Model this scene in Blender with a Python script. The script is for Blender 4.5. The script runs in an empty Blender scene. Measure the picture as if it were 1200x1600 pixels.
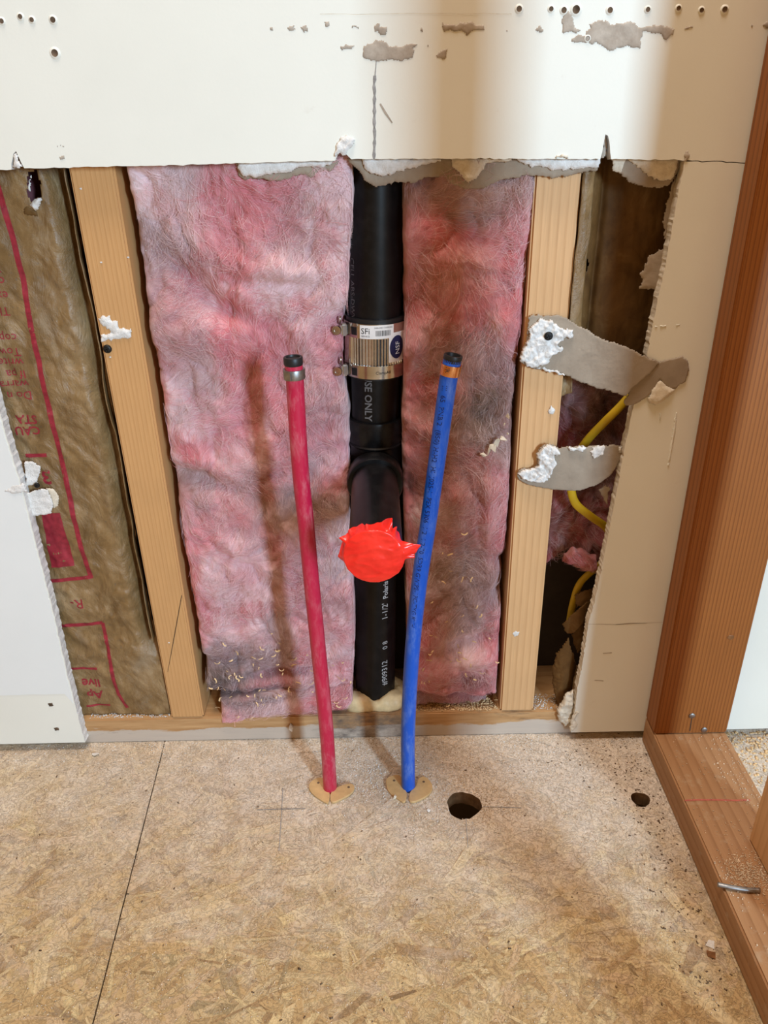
import bpy, bmesh, math, random
import numpy as np
from mathutils import Vector, Matrix

random.seed(7)
RNG = np.random.default_rng(11)
SC = bpy.context.scene
COL = SC.collection

# ------------------------------------------------------------------ camera
F_PX = 1205.0
PITCH = math.atan(F_PX / 2348.0)
ROLL = math.atan(48 / 2347.0)
CAM = np.array([0.0, -0.735, 0.696])
FW = np.array([0, math.cos(PITCH), -math.sin(PITCH)])
UP0 = np.array([0, math.sin(PITCH), math.cos(PITCH)])
RT = np.array([1.0, 0, 0]) * math.cos(ROLL) - UP0 * math.sin(ROLL)
UP = UP0 * math.cos(ROLL) + np.array([1.0, 0, 0]) * math.sin(ROLL)
cd = bpy.data.cameras.new('camera')
cam = bpy.data.objects.new('camera', cd)
COL.objects.link(cam)
cd.sensor_fit = 'VERTICAL'
cd.sensor_height = 32.0
cd.lens = F_PX / 1600 * 32.0
cd.clip_start = 0.01
cam.matrix_world = Matrix(((RT[0], UP[0], -FW[0], CAM[0]), (RT[1], UP[1], -FW[1], CAM[1]),
                           (RT[2], UP[2], -FW[2], CAM[2]), (0, 0, 0, 1)))
SC.camera = cam

# ------------------------------------------------------------------ light
SC.view_settings.view_transform = 'Standard'
SC.view_settings.look = 'None'
SC.view_settings.exposure = 0.0
SC.view_settings.gamma = 1.0
SC.view_settings.use_curve_mapping = False
world = bpy.data.worlds.new('world')
SC.world = world
world.use_nodes = True
world.node_tree.nodes['Background'].inputs[0].default_value = (1.0, 0.54, 0.195, 1)   # warm lamplight filling the room
world.node_tree.nodes['Background'].inputs[1].default_value = 0.375


def area(name, loc, target, sx, sy, power, color):
    l = bpy.data.lights.new(name, 'AREA')
    l.shape = 'RECTANGLE'
    l.size, l.size_y, l.energy, l.color = sx, sy, power, color
    o = bpy.data.objects.new(name, l)
    COL.objects.link(o)
    o.location = loc
    o.rotation_euler = (Vector(target) - Vector(loc)).to_track_quat('-Z', 'Y').to_euler()
    return o


area('window_daylight', (1.40, -2.62, 1.18), (0.0, 0.0, 0.36), 0.24, 0.80, 103, (0.51, 0.73, 0.93))   # tall window in the next room
area('overhead_fill', (-0.1, -0.42, 2.6), (-.1, -.42, 0), 0.6, 0.5, 37, (1.0, 0.88, 0.77))                        # overhead fill, added to brighten the floor


# ------------------------------------------------------------------ pixel of the photograph -> point on a plane of the place
def ray(px, py):
    return FW * F_PX + RT * (px - 600) + UP * (800 - py)


def WY(px, py, y=0.0):
    d = ray(px, py)
    return CAM + d * ((y - CAM[1]) / d[1])


def WZ(px, py, z=0.0):
    d = ray(px, py)
    return CAM + d * ((z - CAM[2]) / d[2])


def xz(px, py, y=0.0):
    p = WY(px, py, y)
    return (p[0], p[2])


def xy(px, py, z=0.0):
    p = WZ(px, py, z)
    return (p[0], p[1])


# ------------------------------------------------------------------ noise
def _h(ix, iy, s):
    h = (ix.astype(np.int64) * 374761393 + iy.astype(np.int64) * 668265263 + s * 144269504) & 0xffffffff
    h = ((h ^ (h >> 13)) * 1274126177) & 0xffffffff
    h = (h ^ (h >> 16)) & 0xffffffff
    return h / 2147483648.0 - 1.0


def vn(x, y, s=0):
    x = np.asarray(x, float)
    y = np.asarray(y, float)
    ix, iy = np.floor(x), np.floor(y)
    fx, fy = x - ix, y - iy
    fx = fx * fx * fx * (fx * (fx * 6 - 15) + 10)
    fy = fy * fy * fy * (fy * (fy * 6 - 15) + 10)
    a, b = _h(ix, iy, s), _h(ix + 1, iy, s)
    c, d = _h(ix, iy + 1, s), _h(ix + 1, iy + 1, s)
    return (a * (1 - fx) + b * fx) * (1 - fy) + (c * (1 - fx) + d * fx) * fy


def fbm(x, y, o=4, s=0, g=0.5):
    t, a, n = 0.0, 1.0, 0.0
    for k in range(o):
        t = t + a * vn(x * 2 ** k + 17.3 * k, y * 2 ** k - 9.1 * k, s + k)
        n += a
        a *= g
    return t / n


# ------------------------------------------------------------------ objects
def obj(name, me, mat=None, parent=None, smooth=False):
    if mat is not None:
        for m in (mat if isinstance(mat, (list, tuple)) else [mat]):
            me.materials.append(m)
    o = bpy.data.objects.new(name, me)
    COL.objects.link(o)
    if parent is not None:
        o.parent = parent
        o.matrix_parent_inverse = parent.matrix_basis.inverted()
    if smooth:
        me.polygons.foreach_set('use_smooth', [True] * len(me.polygons))
    return o


def tag(o, label=None, cat=None, group=None, kind=None):
    if label: o['label'] = label
    if cat: o['category'] = cat
    if group: o['group'] = group
    if kind: o['kind'] = kind
    return o


def empty(name, loc, label, cat, group=None):
    o = bpy.data.objects.new(name, None)
    COL.objects.link(o)
    o.location = loc
    o.empty_display_size = 0.02
    return tag(o, label, cat, group)


def pyd(name, v, f):
    me = bpy.data.meshes.new(name)
    me.from_pydata([tuple(map(float, q)) for q in v], [], f)
    me.update()
    return me


def fastmesh(name, V, Fc, color=None, uv=None):
    """V (n,3), Fc (m,k) int array with one face size; colour per vertex"""
    me = bpy.data.meshes.new(name)
    V = np.ascontiguousarray(V, np.float32)
    Fc = np.ascontiguousarray(Fc, np.int32)
    m, k = Fc.shape
    me.vertices.add(len(V))
    me.vertices.foreach_set('co', V.ravel())
    me.loops.add(m * k)
    me.loops.foreach_set('vertex_index', Fc.ravel())
    me.polygons.add(m)
    me.polygons.foreach_set('loop_start', np.arange(0, m * k, k, dtype=np.int32))
    me.polygons.foreach_set('loop_total', np.full(m, k, np.int32))
    if color is not None:
        a = me.color_attributes.new('Col', 'FLOAT_COLOR', 'POINT')
        c = np.ones((len(V), 4), np.float32)
        c[:, :3] = color
        a.data.foreach_set('color', c.ravel())
    if uv is not None:
        l = me.uv_layers.new(name='UVMap')
        l.data.foreach_set('uv', np.ascontiguousarray(uv[Fc.ravel()], np.float32).ravel())
    me.update(calc_edges=True)
    me.validate()
    return me


def gridfaces(nu, nv):
    i = np.arange(nu * nv).reshape(nv, nu)
    return np.stack([i[:-1, :-1], i[:-1, 1:], i[1:, 1:], i[1:, :-1]], -1).reshape(-1, 4)


def box(name, x0, x1, y0, y1, z0, z1, mat, parent=None, bev=0.002, seg=2):
    c = Vector(((x0 + x1) / 2, (y0 + y1) / 2, (z0 + z1) / 2))
    bm = bmesh.new()
    bmesh.ops.create_cube(bm, size=1)
    bmesh.ops.scale(bm, vec=(x1 - x0, y1 - y0, z1 - z0), verts=bm.verts)
    if bev:
        bmesh.ops.bevel(bm, geom=list(bm.edges), offset=bev, segments=seg, affect='EDGES')
    me = bpy.data.meshes.new(name)
    bm.to_mesh(me)
    bm.free()
    o = bpy.data.objects.new(name, me)
    COL.objects.link(o)
    me.materials.append(mat)
    o.location = c
    if parent is not None:
        o.parent = parent
        o.matrix_parent_inverse = parent.matrix_basis.inverted()
    return o


def tube(name, pts, rad, mat, parent=None, n=20, caps=True, smooth=True, flat=1.0):
    P = np.array(pts, float)
    if len(P) > 2:                                   # Catmull-Rom
        Q = []
        E = np.vstack([2 * P[0] - P[1], P, 2 * P[-1] - P[-2]])
        R = np.full(len(P), rad, float) if np.isscalar(rad) else np.array(rad, float)
        RR = []
        for i in range(len(P) - 1):
            a, b, c, d = E[i:i + 4]
            for t in np.linspace(0, 1, 8, endpoint=False):
                Q.append(.5 * (2 * b + (c - a) * t + (2 * a - 5 * b + 4 * c - d) * t * t + (3 * b - a - 3 * c + d) * t ** 3))
                RR.append(R[i] * (1 - t) + R[i + 1] * t)
        Q.append(P[-1]); RR.append(R[-1])
        P, R = np.array(Q), np.array(RR)
    else:
        R = np.full(len(P), rad, float) if np.isscalar(rad) else np.array(rad, float)
    T = np.gradient(P, axis=0)
    T /= np.linalg.norm(T, axis=1)[:, None]
    ref = np.array([0, 1.0, 0]) if abs(T[0][1]) < .9 else np.array([1.0, 0, 0])
    V, uv = [], []
    for i in range(len(P)):
        a = ref - T[i] * (ref @ T[i]); a /= np.linalg.norm(a)
        b = np.cross(T[i], a); ref = a
        for k in range(n):
            w = 2 * math.pi * k / n
            V.append(P[i] + R[i] * (a * math.cos(w) * flat + b * math.sin(w)))
    f = []
    for i in range(len(P) - 1):
        for k in range(n):
            f.append((i * n + k, i * n + (k + 1) % n, (i + 1) * n + (k + 1) % n, (i + 1) * n + k))
    if caps:
        f.append(tuple(range(n - 1, -1, -1)))
        f.append(tuple((len(P) - 1) * n + k for k in range(n)))
    me = pyd(name, V, f)
    o = obj(name, me, mat, parent)
    if smooth:
        me.polygons.foreach_set('use_smooth', [len(p.vertices) == 4 for p in me.polygons])
    return o


def frame_of(axis):
    a = Vector(axis).normalized()
    u = a.orthogonal().normalized()
    return u, a.cross(u), a


def lathe(name, prof, origin, axis, mat, parent=None, n=32, smooth=True, mats=None):
    """prof = [(r, h), ...] along axis from origin; mats = material index for each band"""
    u, v, a = frame_of(axis)
    o0 = Vector(origin)
    V, f, mi = [], [], []
    for r, h in prof:
        for k in range(n):
            w = 2 * math.pi * k / n
            V.append(o0 + a * h + (u * math.cos(w) + v * math.sin(w)) * max(r, 1e-6))
    for i in range(len(prof) - 1):
        for k in range(n):
            f.append((i * n + k, i * n + (k + 1) % n, (i + 1) * n + (k + 1) % n, (i + 1) * n + k))
            mi.append(mats[i] if mats else 0)
    me = pyd(name, V, f)
    o = obj(name, me, mat, parent)
    me.polygons.foreach_set('material_index', mi)
    if smooth:
        me.polygons.foreach_set('use_smooth', [True] * len(f))
        e = o.modifiers.new('e', 'EDGE_SPLIT'); e.split_angle = math.radians(40)
    return o


def jag(pts, step, amp, seed=0, closed=True):
    """breaks a line into short pieces with a ragged offset"""
    r = random.Random(seed)
    out = []
    n = len(pts)
    for i in range(n if closed else n - 1):
        a, b = np.array(pts[i]), np.array(pts[(i + 1) % n])
        L = np.linalg.norm(b - a)
        k = max(1, int(L / step))
        d = (b - a) / max(L, 1e-9)
        nn = np.array([-d[1], d[0]])
        for j in range(k):
            o = 0 if j == 0 else r.gauss(0, 1) * amp
            out.append(tuple(a + d * L * j / k + nn * o))
    if not closed: out.append(tuple(pts[-1]))
    return out


def slab(name, outline, y0, y1, mat, parent=None, back_jit=0.0, seed=0, plane='y', sidemat=None):
    """outline (a, b) extruded between two depths of a plane: 'y' -> (x, z) outline, 'z' -> (x, y) outline"""
    r = random.Random(seed)
    area2 = sum(outline[i][0] * outline[(i + 1) % len(outline)][1] - outline[(i + 1) % len(outline)][0] * outline[i][1] for i in range(len(outline)))
    if (area2 < 0): outline = outline[::-1]
    n = len(outline)
    mk = (lambda a, b, c: (a, c, b)) if plane == 'y' else (lambda a, b, c: (a, b, c))
    V = [mk(a, b, y0) for a, b in outline]
    V += [mk(a + r.gauss(0, 1) * back_jit, b + r.gauss(0, 1) * back_jit, y1) for a, b in outline]
    f = [tuple(range(n)), tuple(range(2 * n - 1, n - 1, -1))]
    for i in range(n):
        j = (i + 1) % n
        f.append((i, n + i, n + j, j))
    me = pyd(name, V, f)
    bm = bmesh.new(); bm.from_mesh(me); bmesh.ops.recalc_face_normals(bm, faces=bm.faces); bm.to_mesh(me); bm.free()
    mats = [mat] + ([sidemat] if sidemat else [])
    o = obj(name, me, mats, parent)
    if sidemat:
        me.polygons.foreach_set('material_index', [0, 0] + [1] * n)
    return o


def inside(A, B, poly):
    c = np.zeros(A.shape, bool)
    n = len(poly)
    for i in range(n):
        x0, y0 = poly[i]; x1, y1 = poly[(i + 1) % n]
        if y0 == y1: continue
        t = ((y0 > B) != (y1 > B)) & (A < (x1 - x0) * (B - y0) / (y1 - y0) + x0)
        c ^= t
    return c


def dist(A, B, poly):
    d = np.full(A.shape, 9.0)
    n = len(poly)
    for i in range(n):
        x0, y0 = poly[i]; x1, y1 = poly[(i + 1) % n]
        L = (x1 - x0) ** 2 + (y1 - y0) ** 2 + 1e-12
        t = np.clip(((A - x0) * (x1 - x0) + (B - y0) * (y1 - y0)) / L, 0, 1)
        d = np.minimum(d, np.hypot(A - x0 - t * (x1 - x0), B - y0 - t * (y1 - y0)))
    return d


def relief(name, poly, base, h, mat, parent=None, step=0.0009, edge=0.003, freq=180, rough=.6, seed=0, plane='y', bend=None, smooth=True):
    """lumpy piece with a ragged outline: rises h from the surface it lies on (base) towards the viewer, closed behind"""
    P = np.array(poly)
    lo, hi = P.min(0), P.max(0)
    na, nb = int((hi[0] - lo[0]) / step) + 3, int((hi[1] - lo[1]) / step) + 3
    A, B = np.meshgrid(lo[0] - step + np.arange(na) * step, lo[1] - step + np.arange(nb) * step)
    A2 = A + vn(A * 700, B * 700, seed + 5) * step * .5
    B2 = B + vn(A * 700, B * 700, seed + 6) * step * .5
    ins = inside(A2, B2, poly)
    d = dist(A2, B2, poly)
    H = h * np.clip(d / edge, 0, 1) ** .6 * (1 - rough + rough * (.5 + .5 * fbm(A * freq, B * freq, 3, seed)) * 1.4)
    H = np.maximum(H, 0.00015)
    b = np.full(A.shape, base, float) if np.isscalar(base) else base(A, B)
    s = -1.0 if plane == 'y' else 1.0
    idx = np.full(A.shape, -1)
    q = ins[:-1, :-1] & ins[:-1, 1:] & ins[1:, 1:] & ins[1:, :-1]
    use = np.zeros(A.shape, bool)
    use[:-1, :-1] |= q; use[:-1, 1:] |= q; use[1:, 1:] |= q; use[1:, :-1] |= q
    idx[use] = np.arange(use.sum())
    n = int(use.sum())
    if n == 0: return None
    top = np.stack([A2[use], B2[use], (b + s * H)[use]], -1)
    bot = np.stack([A2[use], B2[use], b[use]], -1)
    V = np.vstack([top, bot])
    if plane == 'y': V = V[:, [0, 2, 1]]
    jj, ii = np.nonzero(q)
    Fq = np.stack([idx[jj, ii], idx[jj, ii + 1], idx[jj + 1, ii + 1], idx[jj + 1, ii]], -1)
    faces = [Fq, Fq[:, ::-1] + n]
    E = {}
    for f in Fq:
        for k in range(4):
            e = (f[k], f[(k + 1) % 4])
            if (e[1], e[0]) in E: del E[(e[1], e[0])]
            else: E[e] = 1
    faces.append(np.array([(a, a + n, c + n, c) for a, c in E]))
    me = fastmesh(name, V, np.vstack(faces))
    return obj(name, me, mat, parent, smooth)


def surface(name, U, Vv, fn, mat, parent=None, hole=None, thick=0.0006, color=None, smooth=True):
    """grid of (u, v) -> xyz arrays"""
    A, B = np.meshgrid(U, Vv)
    X, Y, Z = fn(A, B)
    Fq = gridfaces(len(U), len(Vv))
    if hole is not None:
        m = ~hole(X, Z).ravel()
        Fq = Fq[m[Fq].all(1)]
    me = fastmesh(name, np.stack([X.ravel(), Y.ravel(), Z.ravel()], -1), Fq, color)
    o = obj(name, me, mat, parent, smooth)
    if thick:
        s = o.modifiers.new('s', 'SOLIDIFY'); s.thickness = thick; s.offset = 0
    return o


def text_mesh(body, size, bold=False):
    c = bpy.data.curves.new('t', 'FONT')
    c.body = body; c.size = size; c.resolution_u = 2
    if bold: c.offset = size * .022
    o = bpy.data.objects.new('t', c)
    COL.objects.link(o)
    bpy.context.view_layer.update()
    me = bpy.data.meshes.new_from_object(o)
    bpy.data.objects.remove(o)
    me.materials.clear()
    return me


def text(name, body, size, place, mat, parent, bold=False, label=None):
    """place(u, v) -> point on the printed surface"""
    me = text_mesh(body, size, bold)
    bm = bmesh.new(); bm.from_mesh(me)
    bmesh.ops.triangulate(bm, faces=bm.faces)
    for v in bm.verts:
        v.co = Vector(place(v.co.x, v.co.y))
    bm.to_mesh(me); bm.free()
    o = obj(name, me, mat, parent)
    if label: o['label'] = label
    return o


# ------------------------------------------------------------------ materials
class NT:
    def __init__(s, name, rough=.6, spec=.5, metal=0.0):
        s.m = bpy.data.materials.new(name); s.m.use_nodes = True
        s.t = s.m.node_tree; s.b = s.t.nodes['Principled BSDF']
        s.b.inputs['Roughness'].default_value = rough
        s.b.inputs['Specular IOR Level'].default_value = spec
        s.b.inputs['Metallic'].default_value = metal

    def n(s, ty, **kw):
        nd = s.t.nodes.new('ShaderNode' + ty)
        for k, v in kw.items():
            if k in nd.inputs.keys() or k.startswith('i_'):
                inp = nd.inputs[int(k[2:])] if k.startswith('i_') else nd.inputs[k]
                if hasattr(v, 'is_linked') or isinstance(v, bpy.types.NodeSocket): s.t.links.new(v, inp)
                else: inp.default_value = v
            else: setattr(nd, k, v)
        return nd

    def link(s, a, b): s.t.links.new(a, b)

    def coords(s, scale=(1, 1, 1), loc=(0, 0, 0), rot=(0, 0, 0), kind='Object'):
        tc = s.n('TexCoord')
        mp = s.n('Mapping')
        s.link(tc.outputs[kind], mp.inputs[0])
        mp.inputs['Location'].default_value = loc
        mp.inputs['Rotation'].default_value = rot
        mp.inputs['Scale'].default_value = scale
        return mp.outputs[0]

    def noise(s, vec, scale, detail=4, rough=.55, dist_=0):
        nd = s.n('TexNoise')
        s.link(vec, nd.inputs['Vector'])
        nd.inputs['Scale'].default_value = scale
        nd.inputs['Detail'].default_value = detail
        nd.inputs['Roughness'].default_value = rough
        nd.inputs['Distortion'].default_value = dist_
        return nd.outputs['Fac']

    def ramp(s, fac, stops):
        nd = s.n('ValToRGB')
        s.link(fac, nd.inputs[0])
        e = nd.color_ramp.elements
        while len(e) < len(stops): e.new(.5)
        for k, (p, c) in enumerate(stops):
            e[k].position = p
            e[k].color = (c, c, c, 1) if np.isscalar(c) else (*c, 1)
        return nd.outputs[0]

    def mix(s, fac, a, b, mode='MIX'):
        nd = s.n('Mix', data_type='RGBA', blend_type=mode)
        for sock, v in ((nd.inputs[0], fac), (nd.inputs[6], a), (nd.inputs[7], b)):
            if isinstance(v, bpy.types.NodeSocket): s.link(v, sock)
            elif np.isscalar(v): sock.default_value = v
            else: sock.default_value = (*v, 1)
        return nd.outputs[2]

    def math(s, op, a, b=0.0):
        nd = s.n('Math', operation=op)
        for k, v in enumerate((a, b)):
            if isinstance(v, bpy.types.NodeSocket): s.link(v, nd.inputs[k])
            else: nd.inputs[k].default_value = v
        return nd.outputs[0]

    def color(s, c):
        if isinstance(c, bpy.types.NodeSocket): s.link(c, s.b.inputs['Base Color'])
        else: s.b.inputs['Base Color'].default_value = (*c, 1)
        return s

    def bump(s, h, strength=.3, d=.001):
        nd = s.n('Bump')
        s.link(h, nd.inputs['Height'])
        nd.inputs['Strength'].default_value = strength
        nd.inputs['Distance'].default_value = d
        s.link(nd.outputs[0], s.b.inputs['Normal'])
        return s


def srgb(r, g, b):
    f = lambda c: (c / 255 / 12.92) if c <= 10 else ((c / 255 + .055) / 1.055) ** 2.4
    return (f(r), f(g), f(b))


def plain(name, c, rough=.6, spec=.4, metal=0.0, var=.15, scale=60, bump=0.0):
    t = NT(name, rough, spec, metal)
    v = t.coords()
    nz = t.noise(v, scale, 4)
    t.color(t.ramp(nz, [(.25, tuple(k * (1 - var) for k in c)), (.75, tuple(min(1, k * (1 + var)) for k in c))]))
    if bump: t.bump(t.noise(v, scale * 6, 3), bump, .0006)
    return t.m


def wood(name, light, dark, axis='Z', ring=0.0035, pith=(.05, -.02), rough=.6, warp=6.0, dust=None):
    """solid wood: growth rings about a pith line beside the board, so every face shows its own grain"""
    t = NT(name, rough, .3)
    rot = {'Z': (0, 0, 0), 'Y': (math.pi / 2, 0, 0), 'X': (0, math.pi / 2, 0)}[axis]
    v0 = t.coords(rot=rot)
    mp = t.n('Mapping'); t.link(v0, mp.inputs[0])
    mp.inputs['Location'].default_value = (pith[0], pith[1], 0)
    mp.inputs['Scale'].default_value = (1, 1, .06)
    wv = t.n('TexWave', wave_type='RINGS', rings_direction='Z', wave_profile='SAW')
    t.link(mp.outputs[0], wv.inputs['Vector'])
    wv.inputs['Scale'].default_value = .314 / ring
    wv.inputs['Distortion'].default_value = warp
    wv.inputs['Detail'].default_value = 2
    wv.inputs['Detail Scale'].default_value = .12
    mp2 = t.n('Mapping'); t.link(v0, mp2.inputs[0])
    mp2.inputs['Scale'].default_value = (1, 1, .03)
    fine = t.noise(mp2.outputs[0], 900, 3, .6)
    big = t.noise(v0, 14, 2)
    c = t.ramp(wv.outputs['Fac'], [(0, light), (.55, tuple(a * .75 + b * .25 for a, b in zip(light, dark))), (.9, dark), (1, light)])
    c = t.mix(.35, c, t.ramp(fine, [(.3, tuple(k * .75 for k in light)), (.7, tuple(min(1, k * 1.12) for k in light))]))
    c = t.mix(t.ramp(big, [(.35, 0.0), (.8, .35)]), c, tuple(k * .72 for k in light))
    if dust is not None:
        dm = t.noise(v0, dust[2], 6, .65)
        c = t.mix(t.ramp(dm, [(dust[1], 0.0), (dust[1] + .12, dust[3])]), c, dust[0])
    t.color(c)
    t.bump(wv.outputs['Fac'], .12, .0006)
    return t.m


M = {}


def mats():
    # painted drywall: cream with faint roller texture and scuffs
    t = NT('drywall_paint', .55, .35)
    v = t.coords()
    c = t.ramp(t.noise(v, 7, 5), [(.3, (.755, .75, .675)), (.7, (.80, .795, .72))])
    c = t.mix(t.ramp(t.noise(v, 55, 6, .7), [(.66, 0.0), (.74, .35)]), c, (.70, .66, .58))
    t.color(c).bump(t.noise(v, 420, 4), .10, .0006)
    M['paint'] = t.m
    t = NT('fresh_paint', .5, .35)
    v = t.coords()
    t.color(t.ramp(t.noise(v, 9, 4), [(.3, (.77, .79, .78)), (.7, (.80, .82, .81))])).bump(t.noise(v, 420, 4), .1, .0006)
    M['white_paint'] = t.m
    t = NT('gypsum', .9, .1)
    v = t.coords()
    t.color(t.ramp(t.noise(v, 130, 5, .7), [(.3, (.70, .68, .64)), (.6, (.88, .87, .85))])).bump(t.noise(v, 900, 5, .7), .9, .0012)
    M['gypsum'] = t.m
    t = NT('gypsum_cream', .9, .1)
    v = t.coords()
    t.color(t.ramp(t.noise(v, 130, 5, .7), [(.3, (.62, .54, .42)), (.6, (.82, .75, .62))])).bump(t.noise(v, 900, 5, .7), .8, .0012)
    M['gypsum_cream'] = t.m
    t = NT('grey_paper', .85, .15)
    v = t.coords()
    c = t.ramp(t.noise(v, 40, 5, .6), [(.3, (.285, .23, .175)), (.7, (.375, .31, .24))])
    c = t.mix(t.ramp(t.noise(v, 700, 3), [(.6, 0.0), (.75, .35)]), c, (.24, .20, .16))
    t.color(c).bump(t.noise(v, 500, 5, .7), .35, .0006)
    M['paper'] = t.m
    t = NT('peeled_paper', .9, .1)
    v = t.coords()
    t.color(t.ramp(t.noise(v, 90, 5, .65), [(.3, (.33, .27, .215)), (.7, (.50, .44, .37))])).bump(t.noise(v, 600, 4), .3, .0005)
    M['peel'] = t.m
    # kraft facing
    t = NT('kraft_facing', .36, .5)
    v = t.coords()
    vs = t.coords((1, 1, .55), rot=(0, .5, 0))
    c = t.ramp(t.noise(vs, 34, 8, .68, .6), [(.28, (.13, .070, .022)), (.5, (.235, .140, .056)), (.72, (.36, .24, .118))])
    c = t.mix(t.ramp(t.noise(vs, 16, 6, .7), [(.54, 0.0), (.74, .5)]), c, (.42, .34, .24))
    c = t.mix(t.ramp(t.noise(v, 260, 3), [(.62, 0.0), (.72, .5)]), c, (.13, .10, .07))
    t.color(c).bump(t.noise(vs, 48, 8, .66, .8), .9, .004)
    M['kraft'] = t.m
    t = NT('kraft_facing_shaded', .65, .25)  # kraft copy, darkened to carry the right bay's shade in its colour
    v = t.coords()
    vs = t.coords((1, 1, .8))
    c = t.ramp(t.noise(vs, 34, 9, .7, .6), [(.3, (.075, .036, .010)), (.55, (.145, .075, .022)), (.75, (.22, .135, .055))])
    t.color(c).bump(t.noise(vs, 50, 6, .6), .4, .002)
    M['kraft_shaded'] = t.m
    # glass wool, coloured per vertex
    for nm, ro in (('glass_wool', .95), ('wool_fibre', .7)):
        t = NT(nm, ro, .2)
        a = t.n('VertexColor', layer_name='Col')
        if nm == 'glass_wool':
            v = t.coords()
            vs = t.coords((1, 1, .5), rot=(0, .6, 0))
            c = t.mix(t.ramp(t.noise(vs, 48, 9, .7, 1.6), [(.50, 0.0), (.74, .5)]), a.outputs[0], (.80, .60, .60))
            c = t.mix(t.ramp(t.noise(vs, 36, 8, .68, 1.4), [(.54, 0.0), (.78, .5)]), c, (.34, .11, .11))
            t.color(c).bump(t.noise(vs, 160, 9, .72, 1.2), .7, .0025)
            t.b.inputs['Sheen Weight'].default_value = .15
        else:
            t.color(a.outputs[0])
        M[nm] = t.m
    # framing lumber
    M['stud'] = wood('fir_stud', (.62, .345, .145), (.50, .25, .09), 'Z', .0042, (.30, -.02), .55, 3.0, ((.34, .21, .11), .66, 30, .35))
    M['stud2'] = wood('fir_stud_red', (.68, .41, .20), (.52, .285, .12), 'Z', .0075, (.10, .03), .55, 4.0, ((.36, .22, .12), .66, 30, .3))
    M['endstud'] = wood('fir_end_stud', (.33, .112, .024), (.11, .026, .004), 'Z', .0036, (.15, -.05), .5, 5.0)
    M['plate'] = wood('fir_plate', (.40, .215, .10), (.24, .108, .040), 'Y', .0105, (.06, .03), .6, 8.0, ((.42, .30, .19), .56, 60, .6))
    M['bayplate'] = wood('bottom_plate_wood', (.50, .30, .14), (.36, .19, .08), 'X', .006, (.03, .05), .65, 5.0, ((.18, .12, .07), .60, 40, .7))
    t = NT('bottom_plate_front', .7, .25)
    v = t.coords()
    vs = t.coords((.1, 1, 1))
    c = t.ramp(t.noise(vs, 160, 4, .6), [(.3, (.38, .20, .08)), (.7, (.56, .34, .16))])
    wh = t.n('SeparateXYZ'); t.link(v, wh.inputs[0])
    m = t.math('ADD', t.math('MULTIPLY', wh.outputs[2], -62.0), t.math('MULTIPLY', t.noise(t.coords((.22, 1, 1)), 60, 8, .72), 1.9))
    c = t.mix(t.ramp(m, [(.86, 0.0), (1.35, .78)]), c, (.54, .49, .43))
    c = t.mix(t.ramp(t.noise(t.coords((.25, 1, 1)), 28, 6, .7), [(.57, 0.0), (.68, .75)]), c, (.09, .06, .045))
    mr = t.n('MapRange'); t.link(t.math('ABSOLUTE', t.math('ADD', wh.outputs[0], .125)), mr.inputs[0])
    for q_, v_ in zip((1, 2, 3, 4), (.045, .075, 1, 0)): mr.inputs[q_].default_value = v_
    c = t.mix(t.math('MULTIPLY', mr.outputs[0], t.ramp(t.noise(t.coords((.6, 1, 1)), 70, 7, .7), [(.35, .9), (.62, .15)])), c, (.115, .09, .075))
    t.color(c).bump(t.noise(vs, 200, 4), .3, .001)
    M['sillfront'] = t.m
    # oriented strand board
    def osb(name, usecol):
        t = NT(name, .62, .3)
        v = t.coords()
        if usecol:
            a = t.n('VertexColor', layer_name='Col')
            uv = t.coords((1, 1, 1), kind='UV')
            mp = t.n('Mapping'); t.link(uv, mp.inputs[0]); mp.inputs['Scale'].default_value = (9, 420, 1)
            c = t.mix(t.ramp(t.noise(mp.outputs[0], 1, 4, .6), [(.3, .0), (.75, .5)]), a.outputs[0], (.34, .20, .085))
            mp3 = t.n('Mapping'); t.link(uv, mp3.inputs[0]); mp3.inputs['Scale'].default_value = (60, 160, 1)
            c = t.mix(t.ramp(t.noise(mp3.outputs[0], 1, 5, .7), [(.60, .0), (.72, .6)]), c, (.24, .13, .055))
        else:
            c = t.ramp(t.noise(t.coords((1, .3, 1), rot=(0, 0, .5)), 60, 8, .7, 1.5), [(.3, (.32, .20, .10)), (.5, (.54, .38, .20)), (.7, (.68, .52, .30))])
        # settled sawdust and drywall dust, thickest along the wall and round the pipes
        sp = t.n('SeparateXYZ'); g = t.n('NewGeometry'); t.link(g.outputs['Position'], sp.inputs[0])
        near = t.n('MapRange'); t.link(sp.outputs[1], near.inputs[0])
        near.inputs[1].default_value = -.33; near.inputs[2].default_value = -.02
        near.inputs[3].default_value = 0; near.inputs[4].default_value = 1
        side = t.n('MapRange'); t.link(sp.outputs[0], side.inputs[0])
        side.inputs[1].default_value = -.42; side.inputs[2].default_value = .04
        side.inputs[3].default_value = .55; side.inputs[4].default_value = 1.0
        k = t.math('MULTIPLY', near.outputs[0], side.outputs[0])
        nz = t.noise(g.outputs['Position'], 26, 9, .72)
        f = t.math('ADD', t.math('MULTIPLY', k, .62), t.math('SUBTRACT', nz, .42))
        c = t.mix(t.ramp(f, [(.12, 0.0), (.6, .9)]), c, t.ramp(t.noise(g.outputs['Position'], 420, 5, .7), [(.3, (.62, .53, .44)), (.7, (.86, .78, .68))]))
        c = t.mix(t.ramp(t.noise(g.outputs['Position'], 75, 6, .7), [(.67, 0.0), (.73, .65)]), c, (.22, .14, .085))
        ln = t.math('ABSOLUTE', t.math('SUBTRACT', t.noise(g.outputs['Position'], 95, 5, .62, 2.2), .5))
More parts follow.
